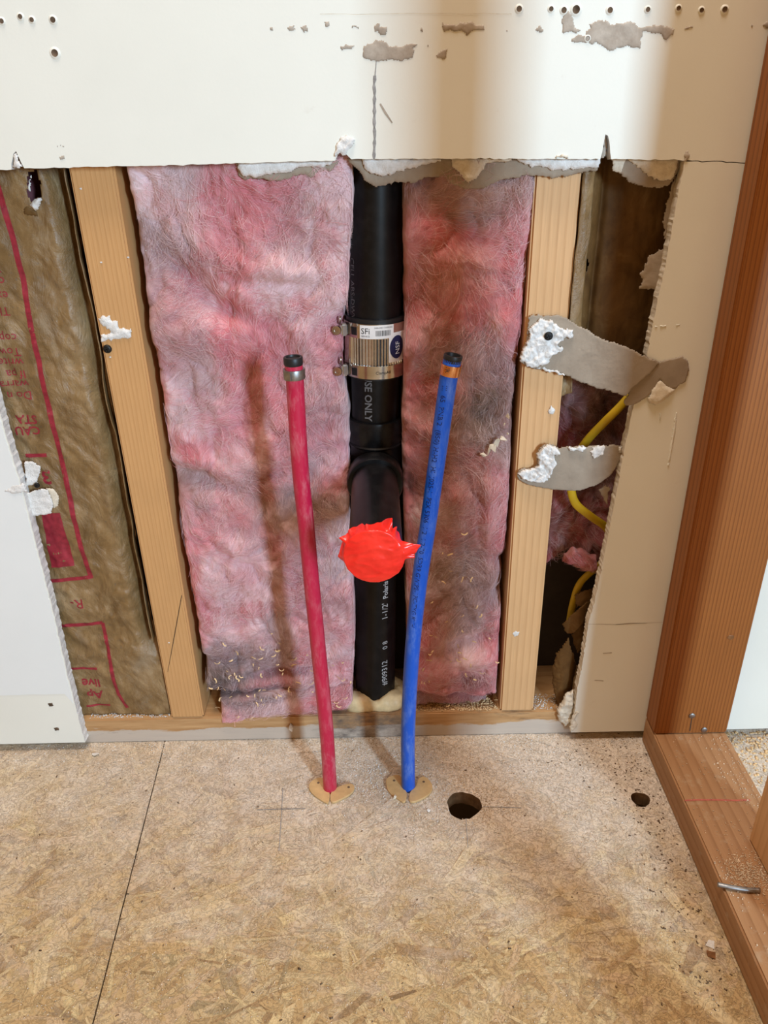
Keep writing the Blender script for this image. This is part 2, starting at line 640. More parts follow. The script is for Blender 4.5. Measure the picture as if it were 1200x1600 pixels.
        c = t.mix(t.math('MULTIPLY', t.ramp(ln, [(0.0, .55), (.022, 0.0)]), t.ramp(t.noise(g.outputs['Position'], 40, 3), [(.42, 0.0), (.6, 1.0)])), c, (.30, .19, .11))
        c = t.mix(t.ramp(t.noise(g.outputs['Position'], 33, 7, .7, .8), [(.64, 0.0), (.72, .5)]), c, (.34, .25, .19))
        t.color(c)
        t.bump(t.math('ADD', t.noise(g.outputs['Position'], 430, 6, .75), t.math('MULTIPLY', t.ramp(ln, [(0.0, 0.0), (.04, 1.0)]), .5)), .75, .0014)
        return t.m
    M['osb'] = osb('osb_board', False)
    M['strand'] = osb('osb_strand', True)
    # plumbing
    t = NT('abs_black', .36, .26)
    v = t.coords()
    c = t.ramp(t.noise(v, 60, 5, .7), [(.45, (.004, .004, .0045)), (.8, (.014, .013, .013))])
    t.color(c)
    M['abs'] = t.m
    for nm, c0, c1 in (('pex_red', (.50, .012, .055), (.74, .36, .38)), ('pex_blue', (.002, .085, .52), (.20, .32, .62))):
        t = NT(nm, .38, .45)
        v = t.coords((1, 1, .28))
        f = t.ramp(t.noise(v, 130, 8, .75), [(.47, 0.0), (.72, .7)])
        f2 = t.ramp(t.noise(t.coords((1, 1, 1)), 14, 3), [(.4, 0.25), (.65, 1.0)])
        c = t.mix(t.math('MULTIPLY', f, f2), c0, c1)
        t.color(c)
        M[nm] = t.m
    t = NT('steel', .22, .5, 1.0); v = t.coords()
    t.color(t.ramp(t.noise(v, 40, 3), [(.3, (.50, .46, .42)), (.7, (.72, .68, .63))])); M['steel'] = t.m
    t = NT('dull_steel', .42, .5, 1.0); v = t.coords()
    t.color(t.ramp(t.noise(v, 200, 4), [(.3, (.24, .24, .24)), (.7, (.42, .42, .42))])); M['zinc'] = t.m
    t = NT('copper', .25, .5, 1.0); v = t.coords()
    t.color(t.ramp(t.noise(v, 120, 3), [(.3, (.70, .27, .10)), (.7, (.93, .47, .22))])); M['copper'] = t.m
    t = NT('red_tape', .28, .5); v = t.coords()
    t.color(t.ramp(t.noise(v, 60, 4), [(.3, (.78, .012, .008)), (.7, (.95, .035, .02))]))
    t.bump(t.noise(t.coords((1, 1, 1)), 110, 3, .5, .6), .25, .0015); M['tape'] = t.m
    M['black'] = plain('black_plastic', (.012, .012, .013), .45)
    M['screw'] = plain('black_phosphate', (.012, .012, .012), .5, .4, .3)
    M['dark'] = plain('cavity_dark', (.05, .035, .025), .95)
    M['foam'] = plain('spray_foam', (.72, .58, .33), .45, .5, 0, .2, 90, .3)
    M['brass'] = plain('tan_plastic_plate', (.56, .375, .175), .45, .4, 0, .14, 120, .15)
    M['cable'] = plain('yellow_cable_jacket', (.55, .36, .012), .45, .4, 0, .15)
    M['ink_red'] = plain('red_print', (.28, .022, .035), .5, .3, 0, .3, 160)
    M['ink_white'] = plain('white_print', (.50, .52, .54), .6)
    M['ink_grey'] = plain('grey_print', (.15, .15, .155), .6)
    M['ink_black'] = plain('black_print', (.012, .012, .014), .6)
    M['ink_bluepipe'] = plain('dark_blue_print', (.004, .012, .07), .6)
    M['navy'] = plain('navy_ink', (.012, .016, .075), .5)
    M['sticker'] = plain('white_sticker', (.82, .82, .82), .4)
    M['pencil'] = plain('pencil_mark', (.30, .29, .28), .7, .3, 0, .4, 300)
    M['red_pencil'] = plain('red_pencil_mark', (.45, .12, .09), .8, .3, 0, .3, 300)
    M['sawdust'] = plain('sawdust_grain', (.70, .55, .39), .9, .1, 0, .35, 40)
    M['shaving'] = plain('wood_shaving', (.72, .50, .27), .8, .2, 0, .25, 40)
    M['crumb_dark'] = plain('dark_debris', (.15, .10, .065), .9, .1, 0, .6, 90)
    M['dustwhite'] = plain('gypsum_dust', (.80, .78, .75), .9, .1)
    M['hole_wood'] = plain('bored_wood', (.20, .12, .06), .9, .1, 0, .4, 120, .4)
    M['knot'] = plain('wood_knot', (.20, .085, .03), .5, .3, 0, .4, 200)


mats()

# ================================================================== THE SETTING
# ---- subfloor of two boards meeting at a seam
floor = bpy.data.objects.new('floor', None); COL.objects.link(floor); floor['kind'] = 'structure'
S0, S1 = np.array(xy(237, 1240)), np.array(xy(145, 1600))
def seam_x(y): return S0[0] + (y - S0[1]) * (S1[0] - S0[0]) / (S1[1] - S0[1])
G = .0007
YN, YF = -3.0, .10
HOLES = [(*xy(725, 1258), .0195), (*xy(1001, 1249), .0105)]


def floor_board(outline, holes, name):
    o = slab(name, outline, 0, -.018, M['osb'], floor, plane='z')
    for (hx, hy, hr) in holes:
        bm = bmesh.new()
        n = 28
        ring = []
        for k in range(n):
            w = 2 * math.pi * k / n
            r = hr * (1 + .05 * math.sin(3 * w + hx * 90) + random.uniform(-.04, .04))
            ring.append((hx + r * math.cos(w), hy + r * math.sin(w)))
        a = [bm.verts.new((*p, .01)) for p in ring]; b = [bm.verts.new((*p, -.03)) for p in ring]
        bm.faces.new(a); bm.faces.new(b[::-1])
        for k in range(n): bm.faces.new((a[k], b[k], b[(k + 1) % n], a[(k + 1) % n]))
        bmesh.ops.recalc_face_normals(bm, faces=bm.faces)
        me = bpy.data.meshes.new('cut'); bm.to_mesh(me); bm.free(); me.materials.append(M['hole_wood'])
        c = bpy.data.objects.new('cut', me); COL.objects.link(c)
        md = o.modifiers.new('b', 'BOOLEAN'); md.operation = 'DIFFERENCE'; md.object = c; md.solver = 'EXACT'; md.material_mode = 'TRANSFER'
        bpy.context.view_layer.update()
        nm = bpy.data.meshes.new_from_object(o.evaluated_get(bpy.context.evaluated_depsgraph_get()))
        o.modifiers.clear(); o.data = nm
        bpy.data.objects.remove(c)
    return o


floor_board([(-1.6, YN), (seam_x(YN) - G, YN), (seam_x(YF) - G, YF), (-1.6, YF)], [], 'osb_panel')
floor_board([(seam_x(YN) + G, YN), (1.8, YN), (1.8, YF), (seam_x(YF) + G, YF)], HOLES, 'osb_panel')
tag(slab('joist_space', [(-1.6, YN), (1.8, YN), (1.8, YF), (-1.6, YF)], -.16, -.17, M['dark'], floor, plane='z'))

# ---- strands pressed into the board face
def clip(poly, side):
    """keeps the part of a strand on one side of the seam"""
    out = []
    f = lambda p: side * (p[0] - seam_x(p[1])) - G
    for i in range(len(poly)):
        a, b = poly[i], poly[(i + 1) % len(poly)]
        fa, fb = f(a), f(b)
        if fa >= 0: out.append(a)
        if (fa >= 0) != (fb >= 0):
            t = fa / (fa - fb)
            out.append((a[0] + (b[0] - a[0]) * t, a[1] + (b[1] - a[1]) * t))
    return out


STC = [((.50, .335, .165), 5), ((.56, .40, .215), 5), ((.44, .28, .13), 4), ((.62, .455, .255), 3), ((.36, .215, .10), 2), ((.66, .49, .26), 2), ((.27, .155, .075), 1), ((.52, .35, .21), 3)]
SW = [w for _, w in STC]


def strand(cx, cy, L, w, ang, r):
    c, s = math.cos(ang), math.sin(ang)
    pts = []
    for k in range(4): pts.append((-L / 2 + k * L / 3, -w / 2 * (1 + r.uniform(-.25, .1))))
    for k in range(2): pts.append((L / 2 + r.uniform(-.1, .06) * L, -w / 4 + k * w / 2))
    for k in range(4): pts.append((L / 2 - k * L / 3, w / 2 * (1 + r.uniform(-.25, .1))))
    for k in range(2): pts.append((-L / 2 + r.uniform(-.06, .1) * L, w / 4 - k * w / 2))
    return [(cx + c * a - s * b, cy + s * a + c * b) for a, b in pts]


def build_strands():
    r = random.Random(5)
    V, Fc, Cc, UV = [], [], [], []
    big = []
    n = 9000
    for i in range(n):
        cx, cy = r.uniform(-.85, .75), r.uniform(-.62, .03)
        L, w = r.uniform(.022, .10), r.uniform(.003, .0135)
        ang = r.gauss(.15, .75) + (math.pi / 2 if r.random() < .18 else 0)
        if r.random() < .5: L, w = L * .55, w * .42
        dx, dy = math.cos(ang), math.sin(ang)
        bad = False
        for hx, hy, hr in HOLES + [(-.07, -.083, .012), (.022, -.084, .012)]:
            t = max(-L / 2, min(L / 2, (hx - cx) * dx + (hy - cy) * dy))
            if math.hypot(hx - cx - t * dx, hy - cy - t * dy) < hr * 1.12 + w / 2: bad = True
        if bad: continue
        p = clip(strand(cx, cy, L, w, ang, r), 1 if cx > seam_x(cy) else -1)
        if len(p) < 3: continue
        z = .00008 + .00042 * i / n
        gx, gy = r.gauss(0, .002), r.gauss(0, .002)
        col = np.array(r.choices([c for c, _ in STC], SW)[0]) * r.uniform(.88, 1.10) * .72 + np.array([.50, .335, .175]) * .28
        col = col * np.array([1.22, 1.30, 1.30])
        if r.random() < .03: col = col * .62
        verts = [(a, b, max(.00005, z + (a - cx) * gx + (b - cy) * gy)) for a, b in p]
        uv = [((a - cx) * dx + (b - cy) * dy + i * .37, -(a - cx) * dy + (b - cy) * dx + i * .11) for a, b in p]
        if i > n * .82 and L > .062 and w > .0095 and -.5 < cx < .32 and -.36 < cy < -.11:
            big.append((verts, col, uv)); continue
        b0 = len(V)
        V += verts; UV += uv; Cc += [col] * len(p)
        Fc.append(tuple(range(b0, b0 + len(p))))
    def mk(name, V, Fc, Cc, UV):
        me = pyd(name, V, Fc)
        a = me.color_attributes.new('Col', 'FLOAT_COLOR', 'POINT')
        c = np.ones((len(V), 4), np.float32); c[:, :3] = np.array(Cc); a.data.foreach_set('color', c.ravel())
        l = me.uv_layers.new(name='UVMap')
        li = np.zeros(len(me.loops), np.int32); me.loops.foreach_get('vertex_index', li)
        l.data.foreach_set('uv', np.array(UV, np.float32)[li].ravel())
        return obj(name, me, M['strand'], floor)
    tag(mk('wood_strands', V, Fc, Cc, UV), kind='stuff')
    for v, col, uv in big:                      # the broad pale strands that can be picked out one by one
        v = [(a, b, c + .0002) for a, b, c in v]
        n = len(v)
        V2 = v + [(a, b, 0.0) for a, b, c in v]
        f = [tuple(range(n))] + [(i, i + n, (i + 1) % n + n, (i + 1) % n) for i in range(n)]
        mk('wood_strand', V2, f, [np.minimum(col * 1.08, .82)] * (2 * n), uv + uv)


build_strands()


def floor_line(name, pts, w, mat, z=.0009):
    """thin drawn line lying on the floor"""
    P = [np.array(xy(*p)) for p in pts]
    V, f = [], []
    for i, p in enumerate(P):
        d = P[min(i + 1, len(P) - 1)] - P[max(i - 1, 0)]
        d = d / np.linalg.norm(d)
        nn = np.array([-d[1], d[0]]) * w / 2
        V += [(*(p + nn), z), (*(p - nn), z)]
    for i in range(len(P) - 1): f.append((2 * i, 2 * i + 1, 2 * i + 3, 2 * i + 2))
    return obj(name, pyd(name, V, f), mat, floor)


floor_line('pencil_line', [(401, 1266), (430, 1265), (477, 1264)], .0009, M['pencil'])
floor_line('pencil_line', [(442, 1232), (440, 1270), (436, 1330)], .0009, M['pencil'])
floor_line('pencil_line', [(728, 1280), (731, 1325)], .0007, M['pencil'])
floor_line('pencil_line', [(755, 1261), (815, 1263)], .0008, M['pencil'])

# ---- drywall sheets left around the opening
YD = -.0127
top_edge = [(-700, 278), (-60, 268), (18, 265), (21, 240), (25, 236), (38, 263), (100, 262), (220, 259), (345, 256), (440, 253), (524, 251), (529, 232), (534, 229), (540, 240), (549, 249), (640, 248), (780, 248), (900, 248.5),
            (938, 249), (943, 226), (946, 210), (950, 212), (953, 230), (955, 249), (1000, 249), (1060, 250), (1180, 254), (1900, 268)]
te = jag([xz(*p, YD) for p in top_edge], .004, .0003, 3, False)
te_cut = list(te)
te = [(-1.3, te[0][1])] + te + [(1.5, te[-1][1]), (1.5, 1.3), (-1.3, 1.3)]
wall_top = slab('wall_back', te, YD, -.0002, M['paint'], None, .0004, 4, sidemat=M['gypsum'])
wall_top['kind'] = 'structure'

left_edge = [(-22, 560), (0, 645), (10, 682), (22, 722), (35, 762), (42, 792), (62, 872), (85, 962), (105, 1052), (125, 1132), (133, 1160)]
le = jag([xz(*p, YD) for p in left_edge], .003, .00025, 5, False)
zb = .0135
lo = [(-1.3, zb)] + [(le[-1][0], zb)] + le[::-1] + [(le[0][0] - .002, .60), (le[0][0] - .003, te[1][1] - .0015), (-1.3, te[1][1] - .0015)]
wall_left_piece = slab('wall_back', lo, YD, -.0002, M['paint'], None, .0003, 6, sidemat=M['gypsum'])
wall_left_piece['kind'] = 'structure'
# newer white paint stops at a line above the floor
pl = [(-1.3, xz(0, 1088, YD)[1]), (xz(101, 1084, YD)[0], xz(101, 1084, YD)[1])] + [(a - .0016, b) for a, b in le[::-1] if b > .075] + [(le[0][0] - .005, .60), (-1.3, .60)]
slab('paint_film', jag(pl, .006, .0002, 8), YD - .0004, YD + .0002, M['white_paint'], wall_left_piece)

right_edge = [(1070, 253), (1060, 300), (1048, 370), (1037, 426), (1025, 482), (1013, 545), (1003, 588), (992, 625), (985, 657), (977, 695), (972, 720), (964, 765), (948, 850), (930, 937), (920, 972), (909, 1042), (902, 1077), (896, 1130), (892, 1143)]
re_ = jag([xz(*p, YD) for p in right_edge], .0022, .0003, 9, False)
zt = .6548
topz = [(a, b - .0007) for a, b in te_cut if a > re_[0][0] + .003]
ro = [(re_[0][0], topz[0][1])] + re_[1:-1] + [(re_[-1][0], zb), (1.5, zb), (1.5, topz[-1][1])] + topz[::-1]
wall_right_piece = slab('wall_back', ro, YD, -.0002, M['paint'], None, .00025, 10, sidemat=M['gypsum_cream'])
wall_right_piece['kind'] = 'structure'

# torn paper edges along the right cut
def pxpoly(pts, y): return [xz(*p, y) for p in pts]


relief('plaster_crumble', jag(pxpoly([(873, 1128), (871, 1112), (880, 1098), (884, 1088), (898, 1080), (899, 1100), (894, 1130), (884, 1141)], -.009), .003, .0007, 3), -.004, .006, M['gypsum_cream'], wall_right_piece, seed=3)
relief('torn_edge', jag(pxpoly([(889, 1141), (893, 1120), (900, 1110), (906, 1112), (899, 1124), (903, 1132), (896, 1142)], YD), .003, .0006, 4), YD, .0022, M['gypsum_cream'], wall_right_piece, seed=8)
for k, pp in enumerate([[(1046, 385), (1016, 398), (1007, 418), (997, 430), (1005, 437), (996, 452), (1032, 454), (1042, 425)],
                        [(1060, 262), (1054, 330), (1040, 380), (1036, 345), (1046, 300)],
                        [(958, 765), (948, 757), (935, 766), (940, 775), (950, 790), (952, 770)]]):
    relief('torn_paper', jag(pxpoly(pp, -.002), .002, .0006, 20 + k), -.0002, .0012, M['paper'], wall_right_piece, seed=20 + k, freq=90)
for k, pp in enumerate([[(1066, 252), (1071, 235), (1076, 234), (1078, 246), (1073, 254)]]):
    relief('chipped_paint', jag(pxpoly(pp, YD), .002, .0005, 40 + k), YD, .0016, M['peel'], wall_top, seed=40 + k)

# hairline crack beyond the cut, paint ridges, marks on the wall
def wall_line(name, pts, w, mat, parent, y=YD - .0003):
    P = [np.array(xz(*p, y)) for p in pts]
    V, f = [], []
    for i, p in enumerate(P):
        d = P[min(i + 1, len(P) - 1)] - P[max(i - 1, 0)]
        d = d / np.linalg.norm(d)
        nn = np.array([-d[1], d[0]]) * w / 2 * (1 + .4 * math.sin(i * 2.3))
        for s in (1, -1):
            q = p + s * nn
            V.append((q[0], y, q[1]))
    for i in range(len(P) - 1): f.append((2 * i, 2 * i + 1, 2 * i + 3, 2 * i + 2))
    return obj(name, pyd(name, V, f), mat, parent)


r_ = random.Random(2)
wall_line('pencil_line', [(585 + r_.uniform(-.6, .6), 118 + k * 6.2) for k in range(22)], .0022, M['pencil'], wall_top)
wall_line('pencil_line', [(588, 95), (586, 118)], .0006, M['pencil'], wall_top)
wall_line('scuff', [(594, 162), (602, 176), (613, 192)], .0014, M['peel'], wall_top)
wall_line('score_line', [(500 + k * 20, 22 + r_.uniform(-.8, .8) - k * .05) for k in range(16)], .0003, M['gypsum_cream'], wall_top)
wall_line('scratch', [(962, 976), (985, 974), (1010, 974)], .0008, M['peel'], wall_right_piece)
wall_line('scratch', [(915, 975), (962, 976), (1040, 972)], .0004, M['peel'], wall_right_piece)
wall_line('scratch', [(942, 1021), (956, 1020)], .001, M['peel'], wall_right_piece)
wall_line('scratch', [(929, 1063), (943, 1064)], .0009, M['peel'], wall_right_piece)
for k, pp in enumerate([[(1054, 648), (1058, 640), (1056, 672), (1046, 728), (1042, 730), (1046, 700)], [(1022, 509), (1072, 506), (1072, 508), (1023, 512)], [(1031, 640), (1034, 650), (1031, 664), (1029, 655)]]):
    relief('paint_drip', pxpoly(pp, YD), YD, .0014, M['paint'], wall_right_piece, edge=.002, rough=.2, seed=k)

PEEL = []
for pp in [[(200, 215), (250, 195), (290, 180), (320, 210), (370, 215), (420, 205), (460, 200), (440, 225), (440, 270), (400, 280), (380, 292), (320, 285), (270, 295), (200, 270)],
           [(90, 215), (120, 205), (170, 212), (150, 230), (100, 240)], [(250, 125), (275, 100), (285, 120), (320, 125), (310, 165), (290, 170), (255, 150)],
           [(20, 100), (45, 100), (45, 130), (22, 128)], [(140, 120), (165, 115), (200, 125), (190, 135), (150, 133)],
           [(570, 95), (585, 110), (640, 115), (655, 100), (715, 98), (740, 115), (775, 120), (770, 145), (720, 145), (685, 175), (670, 150), (580, 150), (570, 130)],
           [(540, 260), (570, 235), (600, 225), (590, 275), (575, 282)], [(470, 125), (485, 130), (485, 150), (468, 150)], [(503, 205), (515, 205), (512, 220), (500, 218)],
           [(865, 138), (885, 138), (878, 152)], [(805, 138), (830, 138), (828, 144), (806, 144)]]:
    PEEL.append([(500 + a / 3, b / 3) for a, b in pp])
for pp in [[(580, 120), (630, 108), (640, 75), (680, 60), (720, 75), (770, 65), (800, 85), (870, 75), (910, 90), (905, 110), (880, 130), (860, 105), (810, 100), (800, 155), (760, 145), (700, 160), (670, 140), (590, 135)],
           [(555, 60), (575, 30), (590, 50), (600, 85), (620, 95), (600, 108), (555, 105)], [(930, 88), (955, 80), (980, 84), (975, 90), (940, 95)],
           [(470, 95), (490, 75), (505, 95), (490, 105)], [(1175, 75), (1200, 62), (1215, 80), (1200, 90)], [(1145, 75), (1155, 70), (1156, 85), (1147, 88)]]:
    PEEL.append([(600 + a / 2, b / 2) for a, b in pp])
PEEL += [[(420, 43), (427, 42), (427, 48), (421, 48)], [(448, 42), (460, 38), (463, 47), (452, 50)], [(468, 42), (480, 38), (482, 50), (474, 51)], [(84, 227), (98, 226), (103, 230), (90, 231)], [(92, 243), (101, 241), (102, 249), (93, 251)]]
for k, pp in enumerate(PEEL):
    relief('peeled_patch', jag(pxpoly(pp, YD), .0022, .0006, 60 + k), YD, .0006, M['peel'], wall_top, step=.0008, edge=.0015, freq=120, seed=60 + k)
for k, (a, b, r) in enumerate([(3, 33, .003), (32, 26, .003), (50, 31, .003), (83, 31, .0036), (86, 83, .0046), (811, 14, .0036), (861, 14, .003), (881, 16, .0036), (900, 15, .005), (953, 16, .0036), (1012, 15, .003), (1060, 13, .003), (1096, 16, .003), (1132, 15, .0036), (918, 60, .003)]):
    p = WY(a, b, YD)
    lathe('screw_hole', [(r, 0), (r * .8, .0007), (r * .6, .0009), (r * .45, .0003), (0, .0002)], p, (0, -1, 0), [M['paint'], M['crumb_dark']], wall_top, 14, True, [0, 0, 1, 1])
relief('torn_curl', jag(pxpoly([(521, 247), (524, 228), (533, 213), (545, 212), (556, 217), (553, 228), (543, 238), (541, 248), (532, 240)], YD), .002, .0006, 31), YD, .004, M['gypsum'], wall_top, seed=31, freq=140)
relief('torn_curl', jag(pxpoly([(20, 263), (22, 240), (26, 234), (30, 250), (37, 263)], YD), .002, .0004, 32), YD, .0018, M['gypsum'], wall_top, seed=32)
relief('torn_curl', jag(pxpoly([(865, 248), (870, 242), (880, 239), (888, 243), (889, 248)], YD), .002, .0006, 33), YD, .004, M['gypsum_cream'], wall_top, seed=33)
relief('torn_curl', jag(pxpoly([(940, 249), (944, 225), (946, 206), (950, 205), (953, 225), (951, 240), (946, 249)], YD), .002, .0006, 34), YD + .006, .002, M['peel'], wall_top, seed=34)

# paper and plaster hanging under the cut
def torn(name, pts, mat, base, h, seed, parent=wall_top, edge=.003, freq=90, rough=.5):
    return relief(name, jag(pxpoly(pts, base), .0025, .0006, seed), base, h, mat, parent, step=.0009, edge=edge, freq=freq, rough=rough, seed=seed)


torn('torn_paper', [(365, 250), (372, 275), (383, 283), (400, 280), (440, 284), (455, 280), (470, 273), (490, 278), (505, 269), (520, 268), (530, 256), (526, 246)], M['paper'], -.002, .0025, 51)
torn('plaster_remnant', [(372, 250), (370, 262), (378, 275), (400, 278), (430, 272), (455, 270), (468, 262), (500, 262), (515, 260), (522, 248)], M['gypsum'], -.0045, .0035, 52)
torn('torn_paper', [(540, 245), (550, 258), (558, 265), (568, 281), (581, 290), (593, 292), (612, 289), (628, 285), (647, 287), (669, 277), (685, 277), (706, 289), (724, 295), (745, 296), (765, 291), (782, 283), (822, 275), (851, 277), (863, 281), (896, 273), (934, 267), (938, 245)], M['paper'], -.003, .0025, 53)
torn('plaster_remnant', [(563, 245), (568, 262), (580, 273), (597, 276), (615, 272), (640, 266), (660, 258), (690, 254), (690, 245)], M['gypsum'], -.0055, .004, 54)
torn('plaster_remnant', [(700, 245), (706, 262), (722, 278), (733, 287), (745, 280), (752, 268), (760, 255), (800, 252), (800, 245)], M['gypsum_cream'], -.0055, .004, 55)
torn('plaster_remnant', [(800, 245), (820, 258), (850, 262), (880, 268), (910, 264), (936, 262), (938, 245)], M['gypsum'], -.0055, .003, 56)
torn('torn_paper', [(958, 246), (962, 268), (982, 286), (1002, 291), (1027, 296), (1047, 288), (1058, 270), (1066, 248)], M['paper'], -.003, .0022, 57)
torn('plaster_remnant', [(975, 246), (992, 258), (1012, 276), (1035, 284), (1050, 280), (1058, 262), (1062, 246)], M['gypsum_cream'], -.005, .003, 58)
torn('torn_paper', [(953, 246), (956, 268), (970, 272), (976, 256), (980, 246)], M['gypsum_cream'], -.004, .002, 59)

# outer sheathing behind the studs
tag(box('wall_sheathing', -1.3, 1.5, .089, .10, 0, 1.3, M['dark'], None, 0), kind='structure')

# ================================================================== FRAMING
def screw(name, px, py, y, parent, r=.0042, mat=None):
    p = WY(px, py, y)
    o = lathe(name, [(r, 0), (r, .0008), (r * .8, .0018), (r * .45, .0021), (r * .4, .0012), (0, .0010)], p, (0, -1, 0), mat or M['screw'], parent, 16)
    for a in (0.4, 0.4 + math.pi / 2):
        b = box('drive_slot', -r * .6, r * .6, -.0003, .0003, -r * .13, r * .13, M['black'], None, 0)
        b.rotation_euler = (0, a, 0)
        b.location = (p[0], p[1] - .0021, p[2])
        b.parent = o
    return o


stud_l = tag(box('wall_stud', -.2682, -.2282, 0, .089, .0381, 1.28, M['stud']), 'pale wooden stud with a black screw, left of the pink insulation', 'stud')
relief('plaster_residue', jag(pxpoly([(152, 497), (168, 493), (184, 500), (186, 512), (208, 514), (205, 528), (180, 530), (158, 536), (156, 522), (176, 520), (158, 508)], 0), .002, .0008, 71), 0, .002, M['gypsum'], stud_l, seed=71)
screw('drywall_screw', 168, 545, 0, stud_l)
for k, (a, b) in enumerate([(172, 558), (126, 295), (158, 410), (264, 1004), (200, 402)]):
    p = xz(a, b, 0); relief('plaster_speck', [(p[0] + .0016 * math.cos(t), p[1] + .0012 * math.sin(t)) for t in (0, 1.1, 2.2, 3.4, 4.6, 5.5)], 0, .001, M['gypsum'], stud_l, step=.0005, edge=.001, seed=k)
wall_line('pencil_line', [(284, 930), (274, 985), (262, 1050)], .0006, M['screw'], stud_l, -.0003)

stud_r = tag(box('wall_stud', .1385, .1795, 0, .089, .0381, 1.28, M['stud2']), 'pale wooden stud behind the two grey torn paper strips', 'stud')
relief('plaster_speck', jag(pxpoly([(855, 642), (861, 632), (868, 640), (864, 648), (857, 647)], 0), .002, .0004, 81), 0, .0035, M['gypsum'], stud_r, step=.0006, seed=81)
relief('plaster_speck', jag(pxpoly([(800, 990), (806, 985), (812, 987), (810, 993), (803, 995)], 0), .002, .0003, 82), 0, .0009, M['gypsum'], stud_r, step=.0006, seed=82)

sill = tag(box('bottom_plate', -1.3, 1.5, .0, .089, .0002, .038, M['sillfront'], None, .0015), 'horizontal wooden bottom plate under the studs and insulation', 'plate')

XA, XB = .3145, .4005
pplate = tag(box('partition_plate', XA, XB, -2.4, -.0135, .0003, .0381, M['plate']), 'reddish wooden floor plate running along the right edge toward the viewer', 'plate')
pstud = tag(box('partition_stud', XA, XB, -.0455, -.0135, .0383, 1.28, M['endstud']), 'broad orange wooden stud standing flat against the drywall at right', 'stud')
tag(box('partition_stud', .3625, XB, -.325, -.194, .0383, 1.28, M['stud2']), 'knotty wooden stud foot cut off by the right edge of the photo', 'stud')
stud_near = tag(box('partition_stud', XA, .353, -.572, -.500, .0383, 1.28, M['stud2']), 'wooden partition stud on the floor plate nearest the viewer', 'stud')

for a, b, s in ((1081, 1118, pstud), (1100, 1140, pstud)):
    p = WY(a, b, -.0456)
    lathe('nail_head', [(.0036, 0), (.0036, .001), (.003, .0014), (0, .0015)], p, (0, -1, 0), M['zinc'], s, 14)
wall_line('split', [(1081, 1122), (1078, 1142)], .0008, M['dark'], pstud, -.0458)
relief('knot', [(x, z) for x, z in pxpoly([(1135, 996), (1139, 992), (1146, 992), (1148, 996), (1143, 1000), (1137, 999)], -.0456)], -.0455, .0006, M['knot'], pstud, step=.0006, edge=.002)
def plate_mark(pts, w, mat, name):
    P = [np.array(xy(*p, .0381)) for p in pts]
    V, f = [], []
    for i, p in enumerate(P):
        V += [(p[0], p[1] + w / 2, .0384), (p[0], p[1] - w / 2, .0384)]
    for i in range(len(P) - 1): f.append((2 * i, 2 * i + 1, 2 * i + 3, 2 * i + 2))
    obj(name, pyd(name, V, f), mat, pplate)
plate_mark([(1070, 1251), (1090, 1250), (1120, 1250), (1150, 1251), (1172, 1250)], .002, M['red_pencil'], 'red_pencil_line')
nail = tube('bent_nail', [(*xy(1121, 1382, .041), .041), (*xy(1140, 1386, .0415), .0415), (*xy(1165, 1390, .0415), .0415), (*xy(1187, 1391, .041), .041)], .0022, M['zinc'], n=12)
tag(nail, 'bent grey nail lying on the reddish floor plate', 'nail')

# plaster residue along the foot of the partition
relief('plaster_residue', jag([(.308, -.36), (.3095, -.30), (.3085, -.25), (.311, -.2), (.307, -.16), (.3075, -.10), (.3095, -.03), (.3142, -.02), (.3142, -.36)], .005, .0012, 90), 0, .0012, M['osb'], floor, step=.0012, edge=.003, freq=160, rough=.9, seed=90, plane='z')

# ================================================================== INSULATION
PINK, PALE, GREY, ROSE = np.array([.67, .27, .30]), np.array([.82, .58, .59]), np.array([.40, .27, .275]), np.array([.62, .155, .17])
DIRT, BLACK, CLEAN, BROWN = np.array([.19, .13, .115]), np.array([.05, .04, .04]), np.array([.88, .72, .72]), np.array([.30, .20, .14])


